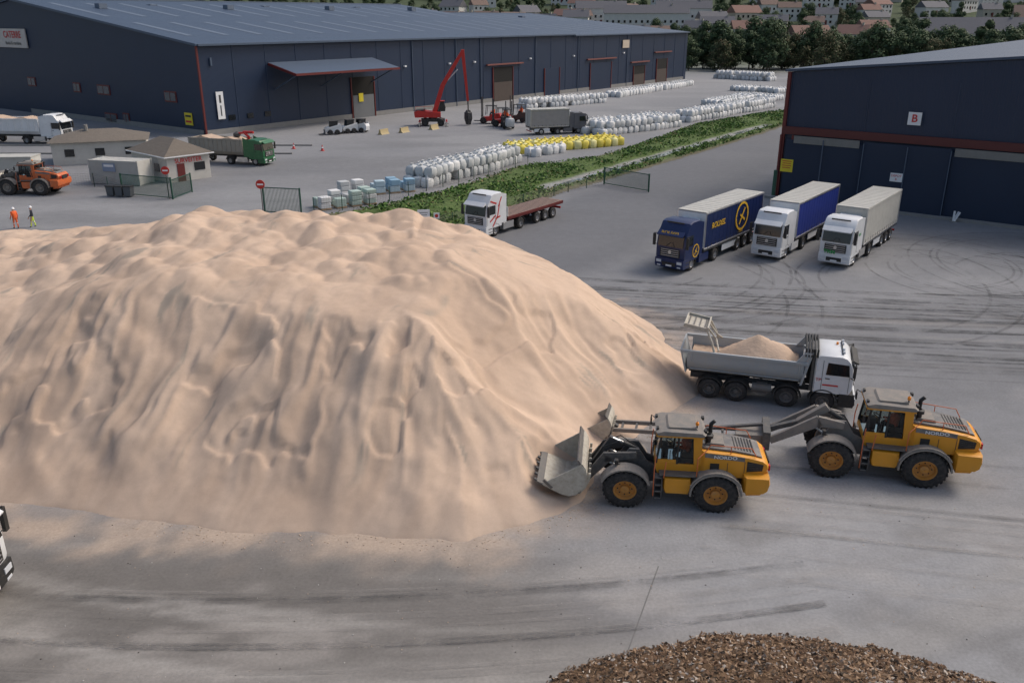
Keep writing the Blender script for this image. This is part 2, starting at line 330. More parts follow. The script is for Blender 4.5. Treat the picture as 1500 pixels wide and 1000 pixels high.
# ------------------------------------------------------------------ sand pile
def sand():
    xs=np.arange(-58,12,.11);ys=np.arange(24,64,.11);X,Y=np.meshgrid(xs,ys)
    wx=X+1.4*(fbm(X/3,Y/3,3,100)-.5);wy=Y+1.4*(fbm(X/3,Y/3,3,101)-.5)
    d,S=polydist(wx,wy,TOE)
    d=d+.5*(fbm(X/1.6,Y/1.6,3,102)-.5)*ss(0,2,np.abs(d))
    dd=np.maximum(d,0)
    zs=.76*dd-.35*(1-np.exp(-dd/1.6))
    wob=S+.8*(fbm(X/4,Y/4,3,103)-.5)*2-.12*dd
    rg=1-np.abs(2*fbm(wob/2.4,dd/11,3,104)-1)
    fine=fbm(wob/.42,dd/4.5,3,105)-.5;rg2=1-np.abs(2*fbm(wob/.9,dd/7,3,114)-1)
    zs+=((rg-.75)*1.0+(rg2-.75)*.38+fine*.16)*.55*ss(.4,4,dd)
    zs+=(fbm(X/8,Y/8,3,106)-.5)*1.3*ss(1,7,dd)
    # small slump scarps: patches where a sheet of sand has slid away
    sl=fbm(wob/1.6,dd/1.8,3,116);zs-=.16*ss(.56,.6,sl)*ss(1,3,dd)
    zp=5.75+.12*(np.minimum(Y,46)-35.5)-.3*np.maximum(0,Y-46.5)
    zp=zp-.19*np.maximum(0,-17-X)
    zp=np.maximum(zp,4.4)+.35*np.exp(-((X+17)/5)**2)
    cr=np.interp(X,[-60,-7,-5,-3,0,3.4,6.5,10],[9,9,6.6,6.3,5.55,4.3,2.3,.0]);zp=np.minimum(zp,cr)
    hb=np.zeros_like(X);r2=np.random.default_rng(9)
    for i in range(420):
        cx=r2.uniform(-50,0);cy=r2.uniform(36,51);rr=r2.uniform(.9,2.2);hh=r2.uniform(.3,.75)*rr/2;an=r2.uniform(.7,1.4);ro=r2.uniform(0,3.1)
        dx=(X-cx)*math.cos(ro)+(Y-cy)*math.sin(ro);dy=-(X-cx)*math.sin(ro)+(Y-cy)*math.cos(ro)
        q=((dx*an)**2+(dy/an)**2)/rr**2;cone=1-np.sqrt(q+.03)
        hb=np.maximum(hb,hh*1.25*np.clip(cone,0,1))
    hb=hb*.9+.25*(fbm(X/1.1,Y/1.1,3,117)-.5)
    zp=zp+hb*ss(35,38.5,Y)*ss(1,-4,X)+.4*(fbm(X/3,Y/3,4,107)-.5)
    k=.38;h=np.clip(.5+.5*(zp-zs)/k,0,1);Z=zp*(1-h)+zs*h-k*h*(1-h)
    Z=np.where(d<0,d*.7-.02,Z)
    Z+=np.where(d>.2,.035*(fbm(X/.35,Y/.35,3,108)-.5),0)
    q=((X-2.2)**2/2.0**2+(Y-29.8)**2/1.5**2);Z-=np.where(q<1,1.1*(1-q)*ss(0,1,np.maximum(Z,0)),0)
    c1=np.array([.6,.45,.34]);c2=np.array([.52,.385,.29]);c3=np.array([.3,.265,.225])
    f=ss(.35,.68,fbm(wob/.8,dd/6,4,110))
    C=c1*(1-f[...,None])+c2*f[...,None]
    f=ss(.69,.8,fbm(wob/.55,dd/2.6,4,111))*.7*ss(1,3,dd);C=C*(1-f[...,None])+c3*f[...,None]
    f=ss(.6,.75,fbm(wob/2.2,dd/4,4,118))*.3;C=C*(1-f[...,None])+np.array([.47,.345,.26])*f[...,None]
    f=ss(1.4,0,dd)*.35;C=C*(1-f[...,None])+np.array([.46,.37,.3])*f[...,None]
    m=attrmat('sand',.95,((3,.05),(30,.05)),.22,35,.04,spec=.1)
    gridmesh('sand_pile',X,Y,Z,m,C,mask=(d[:-1,:-1]>-1.2))
sand()
# ------------------------------------------------------------------ wood chip heap
def mulch():
    xs=np.arange(-3,19,.09);ys=np.arange(8,24,.09);X,Y=np.meshgrid(xs,ys)
    r=np.hypot((X-7.4)/1.3,(Y-14.3)*1.0);Z=4.2-.62*np.sqrt(r*r+1.2)
    Z+=.6*(fbm(X/2,Y/2,4,200)-.5)+.14*(fbm(X/.3,Y/.3,3,201)-.5)
    f=fbm(X/.5,Y/.5,4,202);C=np.array([.14,.085,.05])*(1-f[...,None])+np.array([.22,.145,.09])*f[...,None]
    mk=Z[:-1,:-1]>-.2;m=attrmat('wood_chips',.95,((8,.3),(40,.4)),.9,25,.1,spec=.1)
    o=gridmesh('wood_chip_heap',X,Y,Z,m,C,mask=mk)
    b=MB();ms=[mat('chip_brown',(.14,.08,.045),.9),mat('chip_tan',(.3,.2,.125),.9),mat('chip_dark',(.05,.035,.024),.9),mat('chip_pale',(.48,.42,.36),.9)]
    r2=np.random.default_rng(4);n=0
    while n<18000:
        x=r2.uniform(-1,18);y=r2.uniform(11,21.5);i=int((y-8)/.09);j=int((x+3)/.09)
        if i>=Z.shape[0] or j>=Z.shape[1]: continue
        z=Z[i,j]
        if z<-.02: continue
        l=r2.uniform(.03,.085);wd=l*r2.uniform(.25,.7)
        M=Matrix.Translation((x,y,z+.02))@Euler((r2.uniform(-.8,.8),r2.uniform(-.8,.8),r2.uniform(0,6.28))).to_matrix().to_4x4()
        b.add([(-l,-wd,0),(l,-wd*.6,0),(l*.8,wd,.02),(-l*.7,wd*.8,0)],[(0,1,2,3)],ms[r2.choice(4,p=[.42,.3,.2,.08])],M);n+=1
    b.build('wood_chips',parent=o,recalc=False,sharp=False)
mulch()
# ------------------------------------------------------------------ wheel loader
def worker_driver(b,x,y,z,m):
    b.lathe((x,y,z),[(0,.17),(.15,.19),(.35,.22),(.5,.2),(.56,.08),(.62,.07)],m,12,'z')
    b.lathe((x,y,z+.6),[(0,.06),(.05,.1),(.14,.115),(.22,.1),(.28,.03)],SKIN,12,'z')
    for g in(-1,1): b.cyl((x,y+g*.2,z+.45),(x+.12,y+g*.26,z+.2),.06,m,8);b.cyl((x+.12,y+g*.26,z+.2),(x+.4,y+g*.12,z+.28),.05,m,8)
    for g in(-1,1): b.cyl((x,y+g*.1,z+.05),(x+.42,y+g*.12,z+.05),.09,DKC,8);b.cyl((x+.42,y+g*.12,z+.05),(x+.5,y+g*.12,z-.4),.07,DKC,8)
def loader(name,loc,rz,scale,Y=YEL,boom='dig',brand=True,rim=YELD,zs=.93):
    b=MB();r=.86;BM=BOOM if boom=='dig' else DUSTG
    for x in(1.78,-1.78):
        for y in(-1.12,1.12): b.wheel(x,y,r,.62,rim,True)
        b.cyl((x,-1.,r),(x,1.,r),.2,CHS,12);b.box((x,0,r),(.5,.7,.5),CHS)
    b.prism([(-3.3,.85),(-.1,.75),(.1,1.0),(.1,1.45),(-3.3,1.5)],-.5,.5,CHS)
    b.taper([(-2.85,.95),(-3.62,.95),(-3.8,1.1),(-3.86,1.4),(-3.82,1.75),(-2.85,1.75)],-1.28,1.28,Y,.12)
    b.prism([(-3.0,.7),(-3.55,.75),(-3.7,.95),(-3.0,.95)],-1.0,1.0,Y)
    b.taper([(-1.15,1.45),(-3.0,1.45),(-3.72,1.76),(-3.82,2.0),(-3.78,2.2),(-3.6,2.36),(-3.2,2.47),(-2.4,2.6),(-1.15,2.7)],-.92,.92,Y,.08)
    b.prism([(-1.2,2.71),(-2.4,2.62),(-3.2,2.49),(-3.55,2.4),(-3.5,2.46),(-3.15,2.57),(-2.4,2.7),(-1.2,2.8)],-.7,.7,HOOD)
    b.prism([(-1.35,2.8),(-2.1,2.74),(-2.05,2.86),(-1.4,2.9)],-.5,.5,DUSTG)
    for i in range(7): b.box((-2.5-.12*i,0,2.68-.017*i),(.05,1.1,.03),BK,ry=-8)
    for g in(-1,1):
        b.prism([(-2.95,1.82),(-3.55,1.9),(-3.58,2.2),(-2.95,2.32)],g*.925-.015,g*.925+.015,BK)
        for i in range(4): b.box((-3.25,g*.945,1.95+.09*i),(.5,.02,.025),CHS)
        b.prism([(-1.3,2.42),(-2.85,2.3),(-2.85,2.5),(-1.3,2.62)],g*.922-.012,g*.922+.012,HOOD)
        b.box((-2.2,g*.925,1.75),(.02,.02,.9),CHS);b.box((-2.86,g*.925,1.9),(.02,.02,.8),CHS)
        b.box((-1.7,g*.93,2.0),(.35,.02,.3),BK)
        b.prism([(-3.87,1.85),(-3.87,2.1),(-3.8,2.1),(-3.8,1.85)],g*.7-.1,g*.7+.1,RLN)
        b.arc(-1.78,r,1.03,-5,178,g*1.11-.33,g*1.11+.33,.07,DUSTG,14);b.arc(-1.78,r,1.1,20,150,g*1.11+g*.28-.03,g*1.11+g*.28+.03,.06,DUSTG,10)
        b.arc(1.78,r,1.03,20,160,g*1.11-.33,g*1.11+.33,.07,DUSTG,12)
        b.taper([(-.75,.72),(.2,.72),(.28,.95),(.28,1.5),(-.8,1.5),(-.88,1.1)],g*.98-.26,g*.98+.26,Y,.1)
        for i in range(4): b.box((.48,g*1.08,.5+.33*i),(.3,.4,.04),STEEL)
        for x in(.34,.62): b.box((x,g*1.1,.98),(.04,.36,1.1),CHS)
        b.tube([(.66,g*1.28,.6),(.66,g*1.28,2.0),(.62,g*1.2,2.5)],.022,ORG);b.tube([(.28,g*1.28,1.5),(.22,g*1.28,2.3)],.022,ORG)
        b.box((-.35,g*1.0,1.6),(1.6,.46,.05),STEEL)
        b.tube([(-1.0,g*1.22,1.62),(-1.0,g*1.22,2.5),(-1.35,g*.92,2.75),(-1.5,g*.88,3.0),(-3.1,g*.8,2.88),(-3.3,g*.8,2.5)],.02,ORG)
        b.tube([(-2.3,g*.82,2.6),(-2.3,g*.82,2.92)],.018,ORG)
        b.tube([(.5,g*.8,3.2),(.75,g*1.15,3.25),(.75,g*1.15,3.1)],.02,BK);b.box((.75,g*1.15,2.95),(.06,.2,.34),BK)
        b.box((.58,g*.55,3.5),(.1,.2,.14),BK);b.box((.635,g*.55,3.5),(.01,.16,.1),LAMP)
        b.box((-1.28,g*.6,3.5),(.1,.2,.12),BK)
        b.box((2.15,g*.95,2.0),(.14,.22,.2),BK);b.box((2.225,g*.95,2.0),(.01,.18,.15),LAMP);b.tube([(1.5,g*.7,1.6),(2.1,g*.95,1.9)],.03,CHS)
    b.box((-3.86,0,1.95),(.04,.9,.4),BK)
    b.prism([(.5,1.45),(.62,1.75),(.6,1.95),(-1.15,1.95),(-1.15,1.45)],-.8,.8,Y)
    b.prism([(.56,1.96),(.5,2.3),(.4,3.32),(-1.0,3.32),(-1.0,1.96)],-.76,.76,GL)
    for g in(-1,1):
        b.beam((.58,1.95),(.42,3.34),.08,.08,g*.77-.04,g*.77+.04,BK)
        b.prism([(-.9,1.95),(-.82,3.34),(-1.16,3.34),(-1.2,1.95)],g*.79-.035,g*.79+.035,Y)
        b.prism([(-.28,1.95),(-.2,1.95),(-.22,3.34),(-.3,3.34)],g*.785-.03,g*.785+.03,BK)
        b.prism([(-.22,1.96),(.56,1.96),(.54,2.15),(-.22,2.15)],g*.785-.02,g*.785+.02,Y)
        b.box((-.1,g*.83,2.5),(.03,.03,.5),BK)
    b.taper([(.62,3.33),(-1.25,3.33),(-1.32,3.4),(-1.2,3.52),(.4,3.55),(.66,3.45)],-.9,.9,DUSTG,.06)
    b.box((-.3,0,3.29),(1.85,1.74,.07),Y)
    b.taper([(.25,3.53),(-1.0,3.53),(-.95,3.62),(.15,3.62)],-.6,.6,DUSTG,.05);b.box((-1.17,0,2.65),(.04,1.4,1.3),DG)
    b.cyl((-.95,.5,3.54),(-.95,.5,3.72),.03,BK,8);b.lathe((-.95,.5,3.72),[(0,.07),(.12,.07),(.16,.03)],AMB,10,'z')
    b.cyl((-1.6,-.35,2.7),(-1.6,-.35,3.4),.08,BK,10);b.cyl((-1.6,-.35,3.36),(-1.74,-.35,3.52),.08,BK,10)
    b.cyl((-1.45,.4,2.7),(-1.45,.4,3.1),.1,BK,12);b.lathe((-1.45,.4,3.1),[(0,.1),(.0,.18),(.14,.18),(.18,.08)],BK,12,'z')
    b.box((-.7,0,2.1),(.5,.5,.2),BK);b.box((-.93,0,2.5),(.15,.5,.8),BK);b.box((.2,0,2.25),(.25,.4,.5),BK)
    b.lathe((0,0,0),[(-.02,.18),(.02,.2),(.02,.16),(-.02,.18)],BK,16,'z',M=Matrix.Translation((.02,0,2.6))@Matrix.Rotation(R(-30),4,'Y'))
    worker_driver(b,-.65,0,2.2,ORV)
    for g in(-1,1): b.prism([(.15,.8),(.15,1.4),(.9,1.75),(1.25,2.35),(1.65,2.35),(2.25,1.3),(2.35,.75)],g*.36-.06,g*.36+.06,BM)
    b.prism([(.2,.8),(.2,1.3),(1.2,1.5),(2.2,1.2),(2.3,.75)],-.3,.3,CHS)
    b.cyl((-.15,0,.7),(-.15,0,1.6),.2,CHS,12)
    def bucket(px,pz,rot,m=WHB,w=1.5,s=1.):
        T=Matrix.Translation((px,0,pz))@Matrix.Rotation(R(-rot),4,'Y')@Matrix.Scale(s,4)
        cur=[(1.35,-.42),(.9,-.42),(.4,-.4),(.15,-.32),(-.02,-.15),(-.1,.1),(-.1,.4),(-.03,.65),(.1,.9),(.3,1.12),(.55,1.26)]
        b.band(cur,.05,-w,w,m,T)
        for g in(-1,1):
            b.prism(cur+[(.78,.75)],g*w-.03,g*w+.03,m,T);b.box((1.15,g*w,-.3),(.5,.09,.12),STEEL,M=T,ry=-18)
        b.box((1.45,0,-.43),(.3,2*w+.05,.06),STEEL,M=T);b.box((.62,0,1.28),(.35,2*w+.04,.07),STEEL,ry=-30,M=T)
        for i in range(7): b.band([(-.13,-.1),(-.16,.3),(-.1,.7),(.02,.95)],.1,-w+.16+i*(2*w-.4)/6,-w+.24+i*(2*w-.4)/6,m,T)
        b.cyl((-.08,-w,.05),(-.08,w,.05),.09,STEEL,10,M=T)
        for i in range(7): b.box((1.62,-w+.12+i*(2*w-.24)/6,-.44),(.22,.14,.07),CHS,M=T)
        for g in(-1,1): b.box((-.25,g*.5,-.05),(.4,.1,.4),CHS,M=T)
        b.box((-.28,0,.55),(.3,.3,.5),CHS,M=T)
    if boom=='dig':
        for g in(-1,1):
            b.beam((1.35,2.15),(2.65,1.95),.28,.46,g*.55-.07,g*.55+.07,BM);b.beam((2.5,2.03),(3.5,.65),.46,.26,g*.55-.07,g*.55+.07,BM)
            b.cyl((1.3,g*.55,1.2),(2.1,g*.55,1.55),.1,CHS,10);b.cyl((2.1,g*.55,1.55),(2.65,g*.55,1.85),.05,SILV,8)
        b.cyl((2.6,-.6,1.9),(2.6,.6,1.9),.12,BM,10);b.cyl((3.5,-.6,.65),(3.5,.6,.65),.09,BM,10)
        b.beam((2.3,2.65),(3.0,1.45),.3,.22,-.12,.12,CHS);b.cyl((1.3,0,2.1),(1.9,0,2.42),.11,CHS,10);b.cyl((1.9,0,2.42),(2.33,0,2.62),.055,SILV,8)
        b.beam((3.0,1.48),(3.5,1.15),.14,.14,-.08,.08,CHS);b.tube([(1.3,.1,2.2),(2.0,.2,2.6),(2.7,.25,2.3),(3.1,.2,1.5)],.025,BK)
        b.tube([(1.3,-.1,2.2),(2.0,-.2,2.65),(2.7,-.25,2.3),(3.2,-.2,1.4)],.025,BK)
        bucket(3.7,.72,30)
    else:
        for g in(-1,1):
            b.beam((1.35,2.2),(2.4,2.3),.3,.5,g*.55-.08,g*.55+.08,BM);b.beam((2.3,2.35),(4.2,1.1),.5,.3,g*.55-.08,g*.55+.08,BM)
            b.cyl((1.3,g*.55,1.2),(2.0,g*.55,1.65),.1,CHS,10);b.cyl((2.0,g*.55,1.65),(2.6,g*.55,2.1),.05,SILV,8)
            b.beam((4.3,1.1),(11.0,.72),.24,.18,g*.42-.06,g*.42+.06,BM)
        b.beam((2.0,2.8),(3.1,1.9),.34,.24,-.15,.15,BM);b.cyl((1.3,0,2.2),(2.1,0,2.75),.11,CHS,10);b.beam((3.1,1.9),(4.3,1.4),.2,.2,-.12,.12,BOOM)
        b.box((4.35,0,1.15),(.3,1.6,.9),BOOM);b.box((5.0,0,1.05),(1.2,1.1,.42),BM,ry=3);b.beam((4.5,1.6),(7.0,1.05),.12,.1,-.08,.08,BOOM)
        for i in range(10): b.box((4.9+i*.62,0,1.05-i*.036),(.1,.8,.12),BOOM)
        b.box((11.0,0,.68),(.2,1.2,.5),BOOM)
        bucket(11.2,.42,30,w=.95,s=.72)
    o=bpy.data.objects.new(name,None);COL.objects.link(o);o.location=(*loc,0);o.rotation_euler=(0,0,R(rz));o.scale=(scale,scale,scale*zs)
    b.build('machine_body',parent=o,bevel=.018)
    if brand:
        for g,rr in((1,180),(-1,0)): text('NORDO',.2,TWHT,(-2.1,g*.94,2.45),(90,0,rr),o,1.2,bold=.003)
    return o
loader('wheel_loader',(6.1,29.35),173.5,.95,zs=.91)
loader('wheel_loader',(14.9,31.4),166.5,.985,boom='long',zs=.92)
loader('wheel_loader',(-51,90.5),176,1.0,ORG,brand=False,rim=DUSTG)
# ------------------------------------------------------------------ tipper truck
def tipper(name,loc,rz):
    b=MB();r=.55
    RIM=mat('rim_dark_grey',(.13,.13,.13),.5,.3,dirt=.4)
    for x in(0,1.28,3.62,5.25):
        for y in(-1.0,1.0): b.wheel(x,y,r,.34 if x>3 else .55,RIM)
        b.cyl((x,-.9,r),(x,.9,r),.1,CHS,8)
    for g in(-1,1): b.box((2.7,g*.42,.92),(7.4,.1,.3),CHS)
    for x in(-.8,.6,2.4,4.4,6): b.box((x,0,.92),(.12,.8,.2),CHS)
    sec=[(-1.2,2.45),(-1.2,2.0),(-1.05,1.6),(-.75,1.3),(.75,1.3),(1.05,1.6),(1.2,2.0),(1.2,2.45),(1.12,2.45),(1.12,2.02),(.98,1.66),(.7,1.38),(-.7,1.38),(-.98,1.66),(-1.12,2.02),(-1.12,2.45)]
    b.xprism(sec,-1.15,4.25,BEDM)
    for g in(-1,1):
        b.box((1.5,g*1.2,2.5),(5.9,.14,.14),BEDM)
        b.prism([(4.1,2.45),(4.55,2.95),(4.55,3.1),(4.25,3.1),(3.8,2.45)],g*1.17-.04,g*1.17+.04,BEDM)
        for i in range(2): b.cyl((-.95+i*5,g*1.21,1.97),(-.95+i*5,g*1.21,2.5),.04,BEDM,8)
        b.tube([(-1.0,g*1.02,1.5),(4.1,g*1.02,1.5)],.03,BEDM)
        b.box((2.2,g*1.02,.72),(1.6,.04,.08),STEEL)
    b.prism([(4.15,1.3),(4.25,1.3),(4.62,3.1),(4.5,3.1)],-1.16,1.16,BEDM)
    b.prism([(-1.15,1.3),(-1.45,2.55),(-1.52,2.55),(-1.22,1.3)],-1.16,1.16,BEDM)
    b.box((.2,0,1.15),(2.6,.7,.2),CHS);b.box((2.8,0,1.17),(1.6,.7,.2),CHS)
    SM=mat('sand_load',(.58,.43,.32),.95,bump=.6,bscale=6,spec=.1)
    nx,ny=40,16;vs=[]
    for j in range(ny+1):
        for i in range(nx+1):
            x=-1.05+5.1*i/nx;y=-1.1+2.2*j/ny
            z=2.0+1.35*max(0,1-math.hypot((x-2.1)/2.0,y/1.5))**.9+.05*random.random()+.25*math.exp(-((x-3.4)/.6)**2)
            vs.append((x,y,z))
    b.add(vs,[(j*(nx+1)+i,j*(nx+1)+i+1,(j+1)*(nx+1)+i+1,(j+1)*(nx+1)+i) for j in range(ny) for i in range(nx)],SM)
    for i in range(5):
        x=4.28+.13*i;b.tube([(x,-1.2,2.9),(x,-1.1,3.25),(x,0,3.34),(x,1.1,3.25),(x,1.2,2.9)],.05,BK,6)
    prof=[(4.75,1.0),(6.35,1.0),(6.5,1.35),(6.5,2.0),(6.42,2.45),(6.3,2.78),(6.12,3.0),(5.9,3.08),(4.9,3.06),(4.75,2.95)]
    b.taper(prof,-1.19,1.19,WHT,.05)
    b.prism([(6.515,2.02),(6.40,2.66),(6.44,2.68),(6.545,2.02)],-1.02,1.02,DG)
    b.box((6.5,0,2.78),(.3,2.1,.07),BK,ry=25);b.box((6.53,0,1.7),(.06,1.5,.5),BK)
    for i in range(3): b.box((6.57,0,1.55+.15*i),(.03,1.4,.04),SILV)
    b.cyl((6.56,0,1.72),(6.6,0,1.72),.14,SILV,16)
    b.prism([(5.95,.4),(6.6,.4),(6.68,.6),(6.62,1.1),(5.95,1.1)],-1.2,1.2,BK);b.box((6.6,0,1.02),(.08,2.3,.22),WHT)
    for g in(-1,1):
        b.prism([(5.25,2.05),(6.3,2.05),(6.22,2.66),(5.3,2.7)],g*1.195-.01,g*1.195+.01,DG)
        b.box((6.66,g*.9,.78),(.05,.42,.18),LAMP)
        b.arc(5.25,r,.68,5,170,g*1.02-.2,g*1.02+.2,.05,BK,11);b.arc(3.62,r,.68,10,170,g*1.02-.2,g*1.02+.2,.05,BK,11)
        b.arc(0,r,.66,20,170,g*1.0-.27,g*1.0+.27,.04,BK,8);b.arc(1.28,r,.66,10,160,g*1.0-.27,g*1.0+.27,.04,BK,8)
        for i in range(2): b.box((6.05,g*1.12,.55+.3*i),(.5,.14,.05),STEEL)
        b.tube([(6.3,g*1.18,2.85),(6.5,g*1.42,2.85),(6.5,g*1.42,2.0),(6.35,g*1.18,2.0)],.025,BK);b.box((6.47,g*1.42,2.45),(.12,.2,.62),BK)
        b.box((2.45,g*.98,.85),(.5,.38,.5),STEEL);b.cyl((2.0,g*1.0,.85),(2.9,g*1.0,.85),.25,STEEL,14)
        b.box((5.5,g*1.2,1.5),(.7,.012,.08),TRED);b.box((5.1,g*1.198,2.0),(.02,.01,1.6),CHS);b.box((6.3,g*1.198,1.6),(.02,.01,.9),CHS);b.box((5.35,g*1.21,1.85),(.2,.02,.05),BK)
    b.cyl((5.7,.5,3.05),(5.7,.5,3.2),.06,AMB,8);b.tube([(5.9,-.9,3.12),(5.9,.9,3.12)],.03,BK)
    for g in(-.8,-.4,.4,.8): b.cyl((5.95,g,3.1),(5.95,g,3.24),.06,LAMP,8)
    b.cyl((4.66,-.9,1.0),(4.66,-.9,3.2),.08,STEEL,10);b.box((4.6,.3,1.7),(.25,1.2,1.2),BK)
    for g in(-1,1): b.tube([(.1,g*1.1,2.55),(-.05,g*1.0,3.0),(-.3,g*.85,3.55)],.06,WHB,8)
    for g in(-.35,.35): b.tube([(.3,g*2.9,2.6),(.1,g,3.0),(-.35,g,3.6)],.05,WHB,8)
    T=Matrix.Translation((-.6,0,3.6))@Matrix.Rotation(R(10),4,'Y')
    b.box((-.3,0,0),(1.1,1.7,.06),WHB,M=T);b.box((.26,0,.1),(.08,1.75,.24),WHB,M=T);b.box((-.85,0,.05),(.08,1.75,.18),WHB,M=T)
    for g in(-1,1): b.box((-.3,g*.85,.07),(1.1,.07,.2),WHB,M=T)
    for i in range(4): b.box((-.7+.27*i,0,.04),(.06,1.6,.08),STEEL,M=T)
    o=bpy.data.objects.new(name,None);COL.objects.link(o);o.location=(*loc,0);o.rotation_euler=(0,0,R(rz));o.scale=(1,1,.93)
    b.build('truck_body',parent=o,bevel=.015)
    text('TP',.22,TRED,(4.95,-1.21,1.75),(90,0,0),o)
    return o
tipper('tipper_truck',(10.0,39.4),-17.7)
# ------------------------------------------------------------------ lorries
def lorry(name,loc,rz,cabm,side=None,roof=None,kind='curtain',L=15.,grille=BK,cabh=3.7,lower=None,h=4.0,wsc=1.):
    b=MB();r=.5;RIM=mat('rim_alloy',(.4,.4,.41),.35,.6,dirt=.3)
    for x,dual in((-1.35,0),(-4.95,1)):
        for y in(-1.03,1.03): b.wheel(x,y,r,.55 if dual else .32,RIM)
    tw=[-L+4.2,-L+2.9,-L+1.6] if L>11 else [-L+1.8]
    for x in tw:
        for y in(-1.03,1.03): b.wheel(x,y*1.03,r,.38,RIM)
        b.cyl((x,-1,r),(x,1,r),.08,CHS,8)
    for g in(-1,1): b.box((-3.1,g*.42,.85),(5.6,.1,.25),CHS)
    prof=[(-2.2,.75),(-.12,.75),(-.02,1.1),(-.02,1.85),(-.1,2.3),(-.22,2.85),(-.42,3.1),(-.75,cabh-.12),(-1.1,cabh),(-2.15,cabh-.02),(-2.2,2.0)]
    b.taper(prof,-1.24,1.24,cabm,.04)
    b.prism([(.0,1.9),(-.19,2.78),(-.15,2.8),(.035,1.9)],-1.1,1.1,DG)
    b.prism([(-.12,2.86),(.22,2.72),(.24,2.78),(-.14,3.06)],-1.12,1.12,cabm)
    b.box((.01,0,1.45),(.06,1.7,.62),grille)
    for i in range(4): b.box((.045,0,1.24+.15*i),(.02,1.55,.035),SILV)
    b.cyl((.03,0,1.52),(.07,0,1.52),.13,SILV,16)
    for g in(-.35,.35): b.tube([(.06,g,1.92),(.0,g*.2+.1,2.25)],.015,BK)
    b.taper([(-.9,.32),(.0,.32),(.08,.5),(.06,1.02),(-.9,1.02)],-1.25,1.25,lower or cabm,.06)
    b.box((.065,0,.62),(.05,1.2,.28),BK);b.box((.095,0,.52),(.01,.52,.12),TWHT)
    for g in(-1,1):
        b.box((.05,g*.9,.78),(.09,.42,.2),LAMP);b.box((.075,g*.88,.46),(.02,.3,.1),LAMP)
        b.prism([(-1.25,1.95),(-.16,1.95),(-.32,2.7),(-1.25,2.7)],g*1.245-.01,g*1.245+.01,DG)
        b.arc(-1.35,r,.62,0,175,g*1.05-.19,g*1.05+.19,.05,BK,11)
        b.tube([(-.2,g*1.22,2.75),(.0,g*1.48,2.75),(.0,g*1.48,1.95),(-.1,g*1.22,1.95)],.025,BK);b.box((-.03,g*1.46,2.4),(.14,.2,.62),BK);b.box((-.03,g*1.46,1.98),(.13,.2,.24),BK)
        b.prism([(-2.15,1.0),(-2.9,1.0),(-2.9,3.4),(-2.15,cabh-.1)],g*1.18-.02,g*1.18+.02,cabm)
        b.box((-3.2,g*1.0,.68),(1.5,.42,.6),SILV if kind!='curtain' else (lower or cabm));b.arc(-4.95,r,.62,10,170,g*1.03-.28,g*1.03+.28,.04,BK,8)
        for i in range(2): b.box((-.55,g*1.22,.5+.28*i),(.5,.1,.05),CHS)
        b.box((-1.32,g*1.248,1.9),(.02,.01,1.6),CHS);b.box((-.14,g*1.248,1.5),(.02,.01,.8),CHS);b.box((-1.1,g*1.255,1.75),(.2,.02,.05),BK)
    b.box((-.6,0,cabh-.12),(.04,1.5,.1),BK)
    x0=-3.05;x1=-L
    if kind in('curtain','box'):
        b.box(((x0+x1)/2,0,1.18),(x0-x1,2.5,.2),CHS)
        b.box(((x0+x1)/2,0,(1.28+h)/2),(x0-x1,2.46,h-1.28),side)
        b.box(((x0+x1)/2,0,h+.02),(x0-x1+.06,2.54,.08),roof)
        b.box((x0+.03,0,(1.3+h)/2),(.06,2.44,h-1.4),WHT if kind!='box' else roof);b.box((x0+.3,0,3.1),(.5,1.6,.8),WHT)
        for g in(-1,1):
            b.box(((x0+x1)/2,g*1.25,h-.06),(x0-x1,.05,.12),roof if kind=='box' else SILV);b.box(((x0+x1)/2,g*1.25,1.26),(x0-x1,.05,.1),SILV)
            for x in(x0-.03,x1+.03): b.box((x,g*1.24,(1.3+h)/2),(.1,.08,h-1.3),SILV)
            n=int((x0-x1)/.62)
            for i in range(1,n):
                b.box((x0+(x1-x0)*i/n,g*1.237,1.42),(.05,.02,.3),CHS)
                if kind=='curtain': b.box((x0+(x1-x0)*i/n,g*1.232,(1.5+h)/2),(.03,.02,h-1.7),side)
            b.box((-7.6,g*1.15,.75),(2.6,.04,.5),WHT)
        n=int((x0-x1)/.6)
        for i in range(1,n): b.box((x0+(x1-x0)*i/n,0,h+.065),(.04,2.4,.02),roof)
        b.box((x1-.03,0,(1.3+h)/2),(.06,2.4,h-1.4),roof);b.box((x1-.07,0,(1.3+h)/2),(.03,.05,h-1.5),CHS)
        b.box((x1+.1,0,.6),(.1,2.3,.14),RLN)
    elif kind=='flat':
        DK=mat('deck_planks',(.24,.16,.13),.85,dirt=.3,scale=3)
        b.box(((x0+x1)/2,0,1.35),(x0-x1,2.45,.12),DK);b.box(((x0+x1)/2,0,1.2),(x0-x1,2.5,.18),DRED)
        for g in(-1,1):
            b.box(((x0+x1)/2,g*.45,.98),(x0-x1-1,.12,.3),DRED);b.box(((x0+x1)/2,g*1.25,1.3),(x0-x1,.05,.2),DRED)
        b.box((x0-.05,0,1.8),(.08,2.4,.9),WHT)
        for i in range(20): b.box((x0+(x1-x0)*i/20,0,1.42),(.04,2.4,.02),CHS)
        b.box((x1+.2,0,.75),(.1,2.2,.2),RLN);b.box((-2.55,0,2.0),(.4,2.0,1.6),CHS)
    elif kind=='tipper':
        sec=[(-1.2,3.1),(-1.2,1.6),(-.9,1.2),(.9,1.2),(1.2,1.6),(1.2,3.1),(1.12,3.1),(1.12,1.65),(.85,1.28),(-.85,1.28),(-1.12,1.65),(-1.12,3.1)]
        b.xprism(sec,x1,x0,side);b.box((x0,0,2.2),(.08,2.3,1.8),side);b.box((x1,0,2.2),(.08,2.3,1.8),side)
